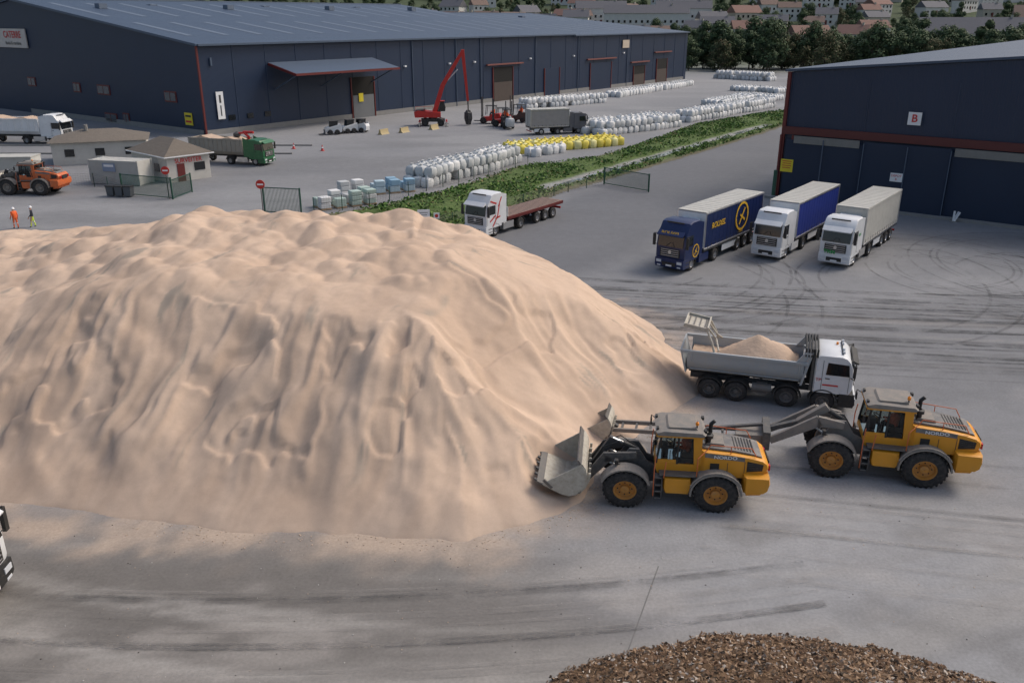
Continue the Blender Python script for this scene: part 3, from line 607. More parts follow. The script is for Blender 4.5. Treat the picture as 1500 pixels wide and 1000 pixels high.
        for g in(-1,1):
            b.box(((x0+x1)/2,g*1.22,3.1),(x0-x1,.12,.14),side)
            for i in range(12): b.box((x0+(x1-x0)*(i+.5)/12,g*1.23,2.35),(.1,.08,1.5),side)
        b.box(((x0+x1)/2,0,1.05),(x0-x1,1.0,.3),CHS)
        b.prism([(x0-.2,2.9),(x0-2,3.35),(x0-4,3.0),(x0-6,3.4),(x1+1.5,3.3),(x1+.2,2.9)],-1.05,1.05,mat('sand_load',(.58,.43,.32),.95))
    o=bpy.data.objects.new(name,None);COL.objects.link(o);o.location=(*loc,0);o.rotation_euler=(0,0,R(rz));o.scale=(1,wsc,1)
    b.build('lorry_body',parent=o,bevel=.02)
    return o
def ringmark(parent,c,r,m,rot,name='emblem'):
    b=MB();b.lathe((0,0,0),[(0,r),(.01,r),(.01,r*.84),(0,r*.84),(0,r)],m,32,'z');b.box((0,0,.006),(r*1.3,r*.16,.01),m,rz=55);b.box((r*.1,-r*.1,.012),(r*.9,r*.16,.01),m,rz=-30)
    o=b.build(name,parent=parent);o.location=c;o.rotation_euler=tuple(R(a) for a in rot)
t1=lorry('curtain_side_lorry',(11.5,60.4),-129,NAVY,NAVY,CREAM,L=13.2,wsc=.93)
text('ROUXEL',.6,TYEL,(-5.2,1.272,2.85),(90,0,180),t1,1.0,.2,bold=.01)
ringmark(t1,(-9.3,1.27,2.75),1.15,TYEL,(90,0,180));ringmark(t1,(-1.75,1.26,1.45),.5,TYEL,(90,0,180))
text('ROUXEL',.28,TYEL,(.075,0,2.93),(68,0,90),t1,1.5,bold=.006);text('TRANSPORTS',.13,TYEL,(-9.3,1.272,1.5),(90,0,180),t1)
t2=lorry('curtain_side_lorry',(19.5,63.8),-127,WHT,BLUE,CREAM,L=13.0,lower=WHT,wsc=.93)
t3=lorry('box_lorry',(24.0,61.7),-127,WHT,CREAM,CREAM,kind='box',L=12.8,cabh=3.6,wsc=.93)
text('TRM',.36,TGRN,(.1,-.4,1.15),(88,0,90),t3,1.3,bold=.01)
text('TRM',.3,TGRN,(-1.75,1.26,2.3),(90,0,180),t3)
t4=lorry('flatbed_lorry',(-3.1,70.9),-126,WHT,kind='flat',L=11.8,wsc=.95)
b=MB()
for i,(x,z,l,a) in enumerate([(-.9,1.6,.9,30),(-1.2,1.3,1.0,50),(-1.7,2.2,1.1,75),(-1.9,2.9,.9,60),(-1.6,1.6,.7,10),(-1.0,2.95,.9,-20)]): b.box((x,1.252,z),(l,.008,.13),RED,ry=a)
b.build('red_livery_marks',parent=t4)
q=lorry('tipper_lorry',(-65.5,128.5),-6,WHT,WHT,WHT,kind='tipper',L=14);q.scale=(1.15,1.15,1.15)
lorry('box_lorry',(11.6,141.5),18,mat('truck_grey',(.12,.12,.13),.5),mat('trailer_grey',(.3,.29,.28),.6,dirt=.3),CREAM,kind='curtain',L=9.5,h=3.9,cabh=3.3)
lorry('articulated_lorry',(-16.4,22.4),3,WHT,WHT,WHT,kind='box',L=14,lower=BK)
def crane_truck():
    b=MB();o=lorry('crane_lorry',(-30.6,108.9),-18,GRN,mat('load_box_grey',(.3,.28,.24),.7,dirt=.4),CREAM,kind='tipper',L=11,cabh=3.2)
    b.box((-2.75,0,1.6),(.7,1.8,1.1),RED);b.cyl((-2.75,0,2.1),(-2.75,0,3.4),.2,RED,10)
    b.tube([(-2.75,0,3.4),(-3.6,.2,3.9),(-2.2,.3,3.9)],.16,RED);b.tube([(-2.2,.3,3.9),(-4.6,.4,3.7)],.13,RED);b.lathe((-4.7,.4,3.2),[(0,.1),(.2,.5),(.5,.45),(.7,.1)],CHS,10,'z')
    b.build('loading_crane',parent=o)
crane_truck()
# ------------------------------------------------------------------ material handler
def handler():
    b=MB()
    for x in(-1.4,1.4):
        for y in(-1.2,1.2): b.wheel(x,y,.62,.55,CHS)
    b.box((0,0,.95),(4.2,1.6,.5),CHS)
    for x in(-2.4,2.4):
        for y in(-1.5,1.5): b.box((x,y*.8,.7),(.3,1.2,.3),RED);b.cyl((x,y*1.3,.05),(x,y*1.3,.8),.12,SILV,8);b.cyl((x,y*1.3,0),(x,y*1.3,.08),.35,CHS,10)
    b.cyl((0,0,1.15),(0,0,1.5),.8,CHS,16)
    b.prism([(-3.2,1.5),(1.4,1.5),(1.4,2.3),(-2.6,2.7),(-3.3,2.4)],-1.35,1.35,RED);b.box((-2.2,0,2.72),(1.8,2.2,.2),CHS,ry=-5)
    b.prism([(.6,2.4),(2.2,2.4),(2.3,3.0),(2.0,4.1),(.7,4.1)],.45,1.45,DG);b.box((1.4,.95,4.15),(1.5,1.1,.1),RED);b.box((.62,.95,3.2),(.1,1.05,1.8),RED)
    for x in(-3.0,-1.5,0): b.cyl((x,-1.3,2.6),(x,-1.3,3.4),.03,RED,6)
    b.tube([(-3.0,-1.3,3.4),(0,-1.3,3.4)],.03,RED)
    b.beam((.3,2.3),(1.9,7.0),.8,.75,-.4,.3,RED);b.beam((1.8,6.8),(5.6,12.8),.75,.5,-.35,.25,RED)
    b.beam((5.5,12.9),(6.3,4.2),.6,.4,-.3,.2,RED);b.cyl((.9,-.05,2.2),(1.2,-.05,4.0),.14,CHS,8);b.cyl((2.6,-.1,7.6),(4.6,-.1,9.6),.1,SILV,8)
    b.cyl((6.3,-.05,4.3),(6.35,-.05,2.4),.12,CHS,8)
    for k in range(5):
        a=k*72;T=Matrix.Translation((6.35,-.05,2.5))@Matrix.Rotation(R(a),4,'Z');b.band([(0,0),(.45,-.4),(.5,-1.3),(.15,-2.3)],.2,-.35,.35,CHS,T)
    b.build('material_handler_crane',(-13.6,151,0),4,.96,bevel=.02)
handler()
def skid(name,loc,rz,m):
    b=MB()
    for x in(-.55,.55):
        for y in(-.75,.75): b.wheel(x,y,.4,.3,CHS)
    b.prism([(-1.3,.35),(.95,.35),(1.0,.9),(.5,1.2),(-1.2,1.4),(-1.4,1.0)],-.6,.6,m)
    b.prism([(-.7,1.2),(.6,1.1),(.45,2.05),(-.75,2.05)],-.5,.5,DG);b.box((-.15,0,2.09),(1.35,1.1,.08),CHS)
    for g in(-1,1): b.beam((-1.2,1.5),(1.1,1.0),.2,.18,g*.68-.06,g*.68+.06,m);b.beam((1.05,1.1),(1.35,.35),.18,.15,g*.68-.06,g*.68+.06,m)
    b.band([(2.2,.1),(1.5,.1),(1.35,.3),(1.4,.75)],.05,-.9,.9,STEEL)
    b.build(name,(*loc,0),rz)
for i,(x,y,a) in enumerate([(-28.5,139,200),(-26.3,140.8,215),(-24.6,141.9,160)]): skid('skid_steer_loader',(x,y),a,WHT)
BG=[mat('bag_white',(.7,.7,.69),.75,var=.1,dirt=.12,bump=.5,bscale=3),mat('bag_grey',(.5,.515,.515),.75,var=.15,bump=.5,bscale=3)]
BY=[mat('bag_yellow',(.72,.6,.1),.75,bump=.4,bscale=3),mat('bag_yellow_pale',(.7,.66,.3),.75)]
BB=[mat('bag_blue',(.25,.4,.52),.75),mat('bag_blue_pale',(.42,.54,.6),.75)]
def addbag(b,x,y,z,s=1.,ms=None,ang=0.):
    ms=ms or BG;m=ms[0] if random.random()<.8 else ms[1];n=12;a0=random.uniform(-.12,.12)+ang
    rings=[(0,.44),(.1,.5),(.45,.53),(.8,.51),(.94,.42),(1.0,.2),(1.08,.09),(1.18,.17)];vs=[]
    jx,jy=random.uniform(-.08,.08),random.uniform(-.08,.08)
    for k,(h,r) in enumerate(rings):
        for i in range(n):
            a=2*math.pi*(i+.5)/n;q=r/((abs(math.cos(a))**5+abs(math.sin(a))**5)**.2) if k<5 else r
            q*=random.uniform(.94,1.06)
            vs.append((x+jx*h+s*q*math.cos(a+a0),y+jy*h+s*q*math.sin(a+a0),z+s*h*random.uniform(.97,1.03)))
    fs=[(j*n+i,j*n+(i+1)%n,(j+1)*n+(i+1)%n,(j+1)*n+i) for j in range(len(rings)-1) for i in range(n)]+[tuple(range((len(rings)-1)*n,len(rings)*n))]
    b.add(vs,fs,m)
def forklift(name,loc,rz,m,bag=False):
    b=MB()
    for x,r in((-.9,.35),(.9,.45)):
        for y in(-.6,.6): b.wheel(x,y,r,.3,CHS)
    b.prism([(-1.5,.4),(.9,.35),(.9,.9),(.1,.95),(-.2,1.3),(-1.4,1.4),(-1.6,1.0)],-.6,.6,m)
    for x in(-.8,.6):
        for g in(-1,1): b.cyl((x,g*.52,1.2),(x+(.0 if x<0 else -.15),g*.52,2.4),.04,BK,6)
    b.box((-.15,0,2.42),(1.5,1.15,.07),BK);b.box((-.5,0,1.3),(.5,.5,.2),BK);worker_driver(b,-.45,0,1.4,ORV)
    for g in(-1,1): b.box((1.15,g*.4,1.9),(.12,.12,3.4),CHS);b.box((1.75,g*.3,.35),(1.2,.12,.06),CHS)
    b.box((1.22,0,1.0),(.06,1.1,.1),CHS);b.box((1.22,0,.5),(.06,1.1,.1),CHS)
    o=b.build(name,(*loc,0),rz,1.25)
    if bag:
        c=MB();addbag(c,2.0,0,.4,1.1);c.build('bulk_bag_load',parent=o)
def bagrow(p0,p1,depth,tiers,ms=None,s=1.,name='bulk_bag_row',gap=1.12):
    b=MB();a=Vector(p0);c=Vector(p1);d=(c-a);n=int(d.length/(gap*s));d.normalize();nn=Vector((-d.y,d.x));an=math.atan2(d.y,d.x)
    for t in range(tiers):
        for i in range(n-(1 if t else 0)):
            for j in range(depth):
                if random.random()<.04+.07*t: continue
                p=a+d*(i+.5*t)*gap*s+nn*(j*gap*s+.25*math.sin(i*.5))+Vector((random.uniform(-.06,.06),random.uniform(-.06,.06)));addbag(b,p.x,p.y,t*.95*s,s,ms,an)
    return b.build(name,recalc=False,smooth=50)
bagrow((-9.3,93.8),(1.5,111.8),3,2,[BG[1],BG[0]],s=1.1)
bagrow((1.2,118.5),(17.5,127.8),4,1,BY,1.15);bagrow((3.2,115.8),(9.5,121.5),2,1,BG,1.1)
bagrow((14.3,137),(29.5,150),5,2,s=1.1);bagrow((31.5,155.5),(55,183.5),3,2,s=1.05)
bagrow((44,186),(58,205),4,1,s=1.1);bagrow((3,179.5),(22.5,194.5),3,2,s=1.0);bagrow((25,206),(50,244),3,1,s=1.3)
bagrow((62,271),(76,258),3,2,s=1.2);bagrow((56,225),(66,216),4,1,s=1.2);bagrow((52,203),(60,196),4,1,s=1.1)
def pallets(name,p0,p1,n,d,ms,h=1.4):
    b=MB();a=Vector(p0);c=Vector(p1);u=(c-a)/max(1,n-1);nn=Vector((-u.y,u.x)).normalized()*1.4;wd=mat('pallet_wood',(.28,.19,.11),.9)
    ang=math.degrees(math.atan2(u.y,u.x))
    for i in range(n):
        for j in range(d):
            p=a+u*i+nn*j;hh=h*random.choice([.6,.8,1,1])
            b.box((p.x,p.y,.07),(1.1,1.0,.14),wd,rz=ang)
            k=max(1,int(hh/.45))
            for q in range(k): b.box((p.x+random.uniform(-.03,.03),p.y,.14+hh/k*(q+.5)),(1.05,.95,hh/k-.03),random.choice(ms),rz=ang+random.uniform(-3,3))
    b.build(name,bevel=.06)
pallets('stacked_pallets',(-18.2,82.2),(-14.2,84.8),4,2,[BG[0],BG[1],mat('bag_greenish',(.4,.5,.45),.7)],1.4)
pallets('stacked_pallets',(-17.5,88.5),(-16.2,89.5),2,1,BG,1.5)
pallets('stacked_pallets',(-14.0,90),(-11,91.3),3,2,BB,1.3)
forklift('forklift_truck',(-1.8,150),190,RED);forklift('forklift_truck',(1.2,156),150,mat('fork_dark',(.08,.05,.04),.6));forklift('forklift_truck',(-.8,147.5),-80,CHS,True)
forklift('forklift_truck',(-3.8,154),170,RED)
# ------------------------------------------------------------------ warehouses
NV=(.011,.026,.062)
WALLX=ribmat('warehouse_cladding',NV,'X',1.6,.35,.45,.1,(.03,.05,.09))
WALLY=ribmat('warehouse_cladding_end',NV,'Y',1.6,.35,.45,.1,(.03,.05,.09))
ROOFM=ribmat('warehouse_roof_sheet',(.045,.07,.115),'X',1.2,.4,.5,.25,(.09,.12,.17))
SKYL=mat('rooflight_strip',(.13,.165,.22),.5,dirt=.3,dcol=(.1,.125,.165))
TRIMB=mat('trim_blue_grey',(.07,.1,.15),.5);SEAM=mat('cladding_seam',(.02,.038,.078),.5);CONC=mat('concrete_plinth',(.24,.235,.225),.9,dirt=.3)
GREYD=ribmat('grey_door',(.14,.15,.16),'Z',3,.5,.6,.3);DOORSHADE=mat('painted_doorway_shade',(.012,.011,.01),.9)  # near-black panel colour painted as the shade inside open doorways
YSG=mat('sign_yellow',(.75,.6,.03),.5);BEI=mat('translucent_panel_beige',(.2,.195,.18),.6,dirt=.3,dcol=(.12,.12,.12))
def building(name,loc,rz): o=bpy.data.objects.new(name,None);COL.objects.link(o);o.location=(*loc,0);o.rotation_euler=(0,0,R(rz));return o
def LB():
    o=building('blue_warehouse',(-48.1,137.2),52.7);E=13.4;Wd=58
    for k,(xa,xb,e,rg) in enumerate([(0,104,E,20.4),(104.02,165.5,E-.25,18.3)]):
        b=MB()
        b.box(((xa+xb)/2,.15,e/2),(xb-xa,.3,e),WALLX);b.box(((xa+xb)/2,2*Wd-.15,e/2),(xb-xa,.3,e),WALLX)
        for x in(xa+.15,xb-.15): b.xprism([(.3,0),(2*Wd-.3,0),(2*Wd-.3,e),(Wd,rg),(.3,e)],x-.14,x+.14,WALLY)
        b.build('walls',parent=o,sharp=False)
        b=MB()
        for y0,y1,z0,z1 in((-.5,Wd,e-.02,rg+.05),(2*Wd+.5,Wd,e-.02,rg+.05)):
            vs=[(xa-.4,y0,z0),(xb+.1,y0,z0),(xb+.1,y1,z1),(xa-.4,y1,z1)];vs+=[(x,y,z+.25) for x,y,z in vs]
            b.add(vs,[(0,1,2,3),(4,5,6,7),(0,1,5,4),(1,2,6,5),(2,3,7,6),(3,0,4,7)],ROOFM)
        n=int((xb-xa)/6.9)
        for i in range(n):
            x=xa+4+i*6.9;sl=(rg+.05-e)/(Wd+.5)
            for ya,yb in((8,24),(32,52)):
                vs=[(x,ya,e+sl*(ya+.5)+.27),(x+1.1,ya,e+sl*(ya+.5)+.27),(x+1.1,yb,e+sl*(yb+.5)+.27),(x,yb,e+sl*(yb+.5)+.27)]
                b.add(vs,[(0,1,2,3)],SKYL)
        b.box(((xa+xb)/2,-.6,e+.1),(xb-xa,.2,.3),TRIMB);b.box(((xa+xb)/2,Wd,rg+.35),(xb-xa,1.2,.2),SKYL)
        for i in range(7):
            if xa+10+i*14<xb: b.box((xa+10+i*14,Wd-14+(i%2)*6,rg-1.0),(1.6,1.6,.9),SKYL)
        b.build('roof',parent=o,sharp=False)
    b=MB()
    b.box((-.05,-.08,E/2),(.28,.3,E),DRED)
    b.add([(-.45,-.6,E-.05),(-.45,Wd,20.45),(-.45,Wd,20.85),(-.45,-.6,E+.3)],[(0,1,2,3)],TRIMB)
    for i in range(1,27): b.box((i*6.3,-.02,E/2),(.1,.06,E),SEAM)
    b.box((82,-.05,.4),(164,.1,.8),CONC)
    for x0,x1,h,m in((31,36.5,7.2,DOORSHADE),(72.5,79.4,7.2,DOORSHADE),(112,122,6.6,WALLX),(134,140,5,DOORSHADE),(147,153,6.4,DOORSHADE),(92,98,6.2,WALLX)):
        b.box(((x0+x1)/2,-.06,h/2),(x1-x0,.14,h),m)
        for x in(x0-.12,x1+.12): b.box((x,-.1,h/2),(.2,.26,h),DRED)
        if m is DOORSHADE: b.box(((x0+x1)/2,-.16,h*.28),((x1-x0)*.94,.06,h*.56),GREYD if x0<60 else mat('door_brownish',(.08,.06,.05),.8))
    for x0,x1,z in((70,83,7.8),(110,124,7.5),(145,155,8.2),(132,142,6)): b.box(((x0+x1)/2,-.35,z),(x1-x0,.5,.3),mat('lintel_rust',(.2,.07,.06),.7))
    vs=[(13,-.1,10.2),(36.5,-.1,10.2),(36.5,-7,8.7),(13,-7,8.7)];vs+=[(x,y,z+.3) for x,y,z in vs];b.add(vs,[(0,1,2,3),(4,5,6,7),(0,1,5,4),(1,2,6,5),(2,3,7,6),(3,0,4,7)],TRIMB)
    b.box((24.75,-7.1,8.8),(23.7,.12,.35),DRED);b.box((12.95,-3.6,9.5),(.12,7,.4),DRED,rx=12)
    for x in(14,24,36): b.cyl((x,-.1,6.2),(x,-6,8.7),.12,TRIMB,8)
    b.box((3.0,-.22,4.4),(1.3,.08,4.2),TWHT);b.box((2.2,-.1,11),(.3,.3,1.2),TRIMB)
    b.box((3.0,-.27,5.4),(.35,.02,1.2),CHS);b.box((3.0,-.27,3.6),(.2,.02,1.6),CHS)
    b.box((33,-.3,3.6),(1.1,.06,1.5),YSG);b.box((129,-.25,10.8),(3.4,.08,2.0),mat('sign_beige',(.55,.45,.35),.6))
    for x in(5,8.5,12): b.box((x,-.1,2.4),(1.2,.08,.8),DG)
    for x in(45,58,66,86,104,128): b.box((x,-.25,8.6),(.5,.4,.3),TWHT);b.cyl((x+2.2,-.12,0),(x+2.2,-.12,E),.09,TRIMB,6)
    for y,z,wd in((8.6,5.5,3.4),(29.1,5.6,4.2),(38.3,5.6,2.6),(55.3,5.9,3.2),(28,.9,4),(23,1.2,2)):
        b.box((-.04,y,z),(.1,wd,1.7),DRED);b.box((-.12,y,z),(.08,wd-.5,1.25),mat('window_pane_grey',(.1,.11,.12),.2));b.box((-.17,y,z),(.04,.1,1.25),DRED)
    b.box((-.1,4.2,2.3),(.08,2.0,1.9),YSG);b.box((-.16,4.2,2.75),(.04,1.5,.3),TBLK);b.box((-.16,4.2,1.9),(.04,1.5,.3),TRED)
    b.box((-.25,60.5,13.7),(.2,13.5,3.4),mat('sign_board_pale',(.55,.5,.45),.6))
    b.box((-.1,29,.4),(.12,57,.8),CONC)
    b.build('doors_windows_canopy',parent=o)
    text('CATERRE',1.7,TRED,(-.4,59,14.3),(90,0,-90),o,1.0,bold=.03);text('fluvial & maritime',.9,TBLK,(-.4,59,12.8),(90,0,-90),o)
LB()
def BB2():
    o=building('blue_warehouse',(27.6,88.2),52.7);E=12.45;Wf=76;rg=E+.085*Wf/2;D=190
    b=MB()
    b.xprism([(0,0),(0,E),(-Wf/2,rg),(-Wf,E),(-Wf,0)],0,.3,WALLY)
    b.box((D/2+.3,-.15,E/2),(D,.3,E),WALLX);b.box((D/2+.3,-Wf+.15,E/2),(D,.3,E),WALLX);b.box((D+.3,-Wf/2,E/2),(.3,Wf-.6,E),WALLY)
    b.build('walls',parent=o,sharp=False)
    b=MB()
    for y0,y1 in((.5,-Wf/2),(-Wf-.5,-Wf/2)):
        vs=[(-.3,y0,E),(D+.5,y0,E),(D+.5,y1,rg+.05),(-.3,y1,rg+.05)];vs+=[(x,y,z+.22) for x,y,z in vs];b.add(vs,[(0,1,2,3),(4,5,6,7),(0,1,5,4),(1,2,6,5),(2,3,7,6),(3,0,4,7)],ROOFM)
    for i in range(26):
        x=4+i*7.;sl=.085
        vs=[(x,-6,E+sl*6+.25),(x+1.3,-6,E+sl*6+.25),(x+1.3,-32,E+sl*32+.25),(x,-32,E+sl*32+.25)];b.add(vs,[(0,1,2,3)],SKYL)
    b.build('roof',parent=o,sharp=False)
    b=MB()
    b.box((-.12,-Wf/2,6.85),(.34,Wf+.3,.75),mat('band_dark_red',(.11,.025,.022),.6));b.box((-.1,.08,E/2),(.32,.34,E),DRED)
    DOOR=ribmat('sliding_door',(.014,.028,.062),'Y',4,.6,.5,.15,(.035,.05,.075))
    b.box((-.42,-4.2,3.0),(.12,7.6,6.0),DOOR);b.box((-.62,-11.9,3.2),(.12,7.6,6.3),DOOR);b.box((-.42,-19.6,3.0),(.12,7.6,6.0),DOOR);b.box((-.62,-27.3,3.2),(.12,7.4,6.3),DOOR)
    for y in(-8.05,-15.75,-12,-23.4,-4.2): b.box((-.72,y,3.1),(.07,.09,6.2),TRIMB)
    for y0,y1 in((-1.2,-7.6),(-16,-23.2),(-24,-31)): b.box((-.55,(y0+y1)/2,6.05),(.06,y0-y1,.72),BEI)
    for y in(0.2,-1.0,): b.box((-.3,y,3.2),(.2,.2,6.4),DRED)
    b.box((-.8,-19,.12),(.6,40,.24),CONC)
    for i in range(1,10): b.box((-.02,-i*7.7,9.6),(.06,.08,4.8),SEAM)
    b.box((-.32,-12.1,8.75),(.06,1.15,1.15),TWHT);b.box((-.5,-.75,3.4),(.06,1.25,1.25),YSG);b.box((-.72,-11.4,3.35),(.06,1.1,.8),TWHT)
    for k in range(4): b.box((-.545,-.75,3.85-.22*k),(.02,.95-.1*(k%2),.07),TRED)
    b.box((.2,.35,1.4),(1.2,.4,2.8),mat('green_cabinet',(.03,.1,.06),.6))
    b.build('doors_band_signs',parent=o)
    text('B',.95,TRED,(-.37,-12.1,8.75),(90,0,-90),o,bold=.02);text('DEPOT',.3,TRED,(-.77,-11.4,3.5),(90,0,-90),o);text('B',.28,TRED,(-.77,-11.4,3.18),(90,0,-90),o)
BB2()
CRW=mat('render_cream',(.5,.48,.44),.85,dirt=.3,dcol=(.3,.26,.22),scale=.6);RTL=mat('roof_tile_brown',(.16,.135,.11),.9,bump=.8,bscale=3,dirt=.4,dcol=(.1,.09,.07))
def office():
    o=building('site_office_building',(-38.6,96.2),48)
    b=MB();b.box((2.6,4.2,1.45),(5.2,8.4,2.9),CRW)
    e=2.93;vs=[(-.4,-.4,e),(5.6,-.4,e),(5.6,8.8,e),(-.4,8.8,e),(2.6,2.6,4.5),(2.6,5.8,4.5)]
    b.add(vs,[(0,1,4),(1,2,5,4),(2,3,5),(3,0,4,5),(0,1,2,3)],RTL)
    b.box((2.6,4.2,2.86),(6.1,9.3,.12),TWHT)
    b.box((1.6,-.03,1.0),(.9,.06,2.0),DRED);b.box((3.9,-.03,1.5),(1.3,.06,.9),DG);b.box((-.03,5.8,1.5),(.06,1.6,.9),DG);b.box((-.03,2.4,1.5),(.06,1.2,.9),DG)
    b.build('walls_and_roof',parent=o)
    text('SURVEITER',.72,TRED,(2.6,-.04,2.3),(90,0,0),o,.95,bold=.01)
    s=building('low_shed',(-57.5,108),20);b=MB();b.box((5.5,3.5,1.4),(11,7,2.8),CRW)
    vs=[(-.4,-.4,2.8),(11.4,-.4,2.8),(11.4,7.4,2.8),(-.4,7.4,2.8),(3.5,3.5,4.0),(7.5,3.5,4.0)];b.add(vs,[(0,1,5,4),(1,2,5),(2,3,4,5),(3,0,4),(0,1,2,3)],RTL)
    for x in(2,5.5,9): b.box((x,-.03,1.5),(1.1,.06,.9),DG)
    b.cyl((4,3,3.8),(4,3,4.6),.25,CONC,8);b.build('walls_and_roof',parent=s)
    CT=ribmat('container_white',(.55,.54,.5),'X',4,.8,.6,.35,(.3,.25,.2));c=building('storage_container',(-47.2,96.0),-14);b=MB();b.box((3.1,1.2,1.35),(6.2,2.44,2.6),CT)
    for x in(0,6.2):
        for y in(0,2.42): b.box((x,y,1.35),(.16,.16,2.7),CREAM)
    b.box((2.6,-.1,1.9),(1.6,.06,.9),mat('notice_panel',(.25,.3,.4),.6));b.box((2.6,-.14,2.1),(1.2,.02,.25),TWHT);b.build('container_shell',parent=c)
    c=building('storage_container',(-62,97),4);b=MB();b.box((3.1,1.2,1.35),(9,2.44,2.6),CT);b.box((3.1,1.2,2.7),(9.1,2.6,.1),CREAM);b.build('container_shell',parent=c)
    b=MB()
    for i in range(3):
        x=i*1.0;b.prism([(-.35+x,.1),(.35+x,.1),(.42+x,1.05),(-.42+x,1.05)],-.35,.35,mat('bin_grey',(.08,.09,.1),.6));b.box((x,0,1.1),(.9,.8,.1),BK)
    b.build('wheeled_bins',(-41.8,88.8,0),-10)
    c=building('weighbridge_kerb',(-60,118),0);b=MB();b.box((0,0,.1),(60,.3,.2),CONC);b.box((6,8,.1),(50,.3,.2),CONC);b.build('kerb',parent=c)
office()
FG=mat('fence_green',(.015,.07,.045),.5)
def gate(p0,p1,h=2.0,name='metal_gate'):
    b=MB();a=Vector(p0);c=Vector(p1);d=c-a;L=d.length
    for x in(0,L): b.box((x,0,h/2),(.12,.12,h+.1),FG)
    b.box((L/2,0,h-.05),(L,.06,.08),FG);b.box((L/2,0,.15),(L,.06,.08),FG)
    n=int(L/.14)
    for i in range(1,n): b.box((L*i/n,0,h/2),(.03,.03,h-.2),FG)
    b.build(name,(a.x,a.y,0),math.degrees(math.atan2(d.y,d.x)),sharp=False)
gate((-41,89.6),(-34.8,87.1),2.2);gate((-23.6,80.6),(-19.9,79.7),2.5);gate((10.3,95.5),(14.6,91.0),1.9);gate((-34.8,87.1),(-34.2,91),2.0)
def fence(pts,h=1.5,name='wire_fence'):
    b=MB()
    for a,c in zip(pts[:-1],pts[1:]):
        a=Vector((*a,0));c=Vector((*c,0));n=max(1,int((c-a).length/2.6))
        for i in range(n+1): p=a.lerp(c,i/n);b.cyl(p,p+Vector((0,0,h)),.04,FG,6)
        for k in range(8): z=Vector((0,0,.12+k*(h-.15)/7));b.cyl(a+z,c+z,.008,STEEL,4)
        m=int((c-a).length/.25)
        for i in range(m): p=a.lerp(c,i/m);b.cyl(p+Vector((0,0,.1)),p+Vector((0,0,h)),.006,STEEL,3)
    b.build(name,sharp=False)
fence([(-18.9,80.6),(-14,83.2),(-9.2,91.5),(2,108.5)]);fence([(-53,92.5),(-46,94),(-41,89.6)]);fence([(-7,73.6),(6,91),(10.3,95.5)],1.1)
def disc_sign(loc,h):
    b=MB();b.cyl((0,0,0),(0,0,h),.05,STEEL,8);b.cyl((0,-.04,h-.1),(0,-.09,h-.1),.42,RED,24);b.box((0,-.1,h-.1),(.56,.02,.14),TWHT);b.build('no_entry_sign',(*loc,0),0)
disc_sign((-35.3,87.4),3.0);disc_sign((-23.5,79.7),3.0)
b=MB();b.box((0,0,1.7),(1.05,.06,1.1),TWHT);b.box((0,.0,.6),(.7,.1,1.2),TWHT)
for k in range(4): b.box((0,-.035,2.0-.2*k),(.7-.12*(k%2),.01,.04),CHS)
b.build('notice_board',(-7.5,71.5,0),12)
b=MB();b.cyl((0,0,0),(0,0,1.7),.04,STEEL,8);b.box((0,-.05,1.5),(.5,.04,.5),TWHT);b.cyl((0,-.07,1.5),(0,-.08,1.5),.15,RED,16);b.build('notice_sign',(-6.5,72.6,0),5)
b=MB();b.cyl((0,0,0),(0,0,1.0),.09,TWHT,10);b.box((0,0,.05),(.5,.5,.1),CONC);b.box((.25,0,.5),(.08,.4,.9),TWHT,ry=25);b.build('bollard',(40.3,76.8,0))
b=MB();b.prism([(-.6,0),(.6,0),(.5,.7),(-.5,.7)],-.3,.3,TWHT);b.build('concrete_block',(44.6,75.6,0),-35)
for i,(x,y) in enumerate([(-17.5,141.5),(-13,145.5),(-20.5,139.2)]):
    b=MB();b.prism([(-.45,0),(.45,0),(.2,.3),(.12,.8),(-.12,.8),(-.2,.3)],-1.0,1.0,mat('barrier_sand',(.42,.33,.17),.7));b.build('traffic_barrier',(x,y,0),150)
for x,y in [(-26.5,121),(-31,123)]:
    b=MB();b.lathe((0,0,0),[(.05,.2),(.1,.17),(.4,.1),(.42,.1),(.75,.03)],RED,12,'z');b.box((0,0,.025),(.5,.5,.05),RED);b.lathe((0,0,0),[(.35,.125),(.5,.095)],TWHT,12,'z');b.build('traffic_cone',(x,y,0),0,1.1)
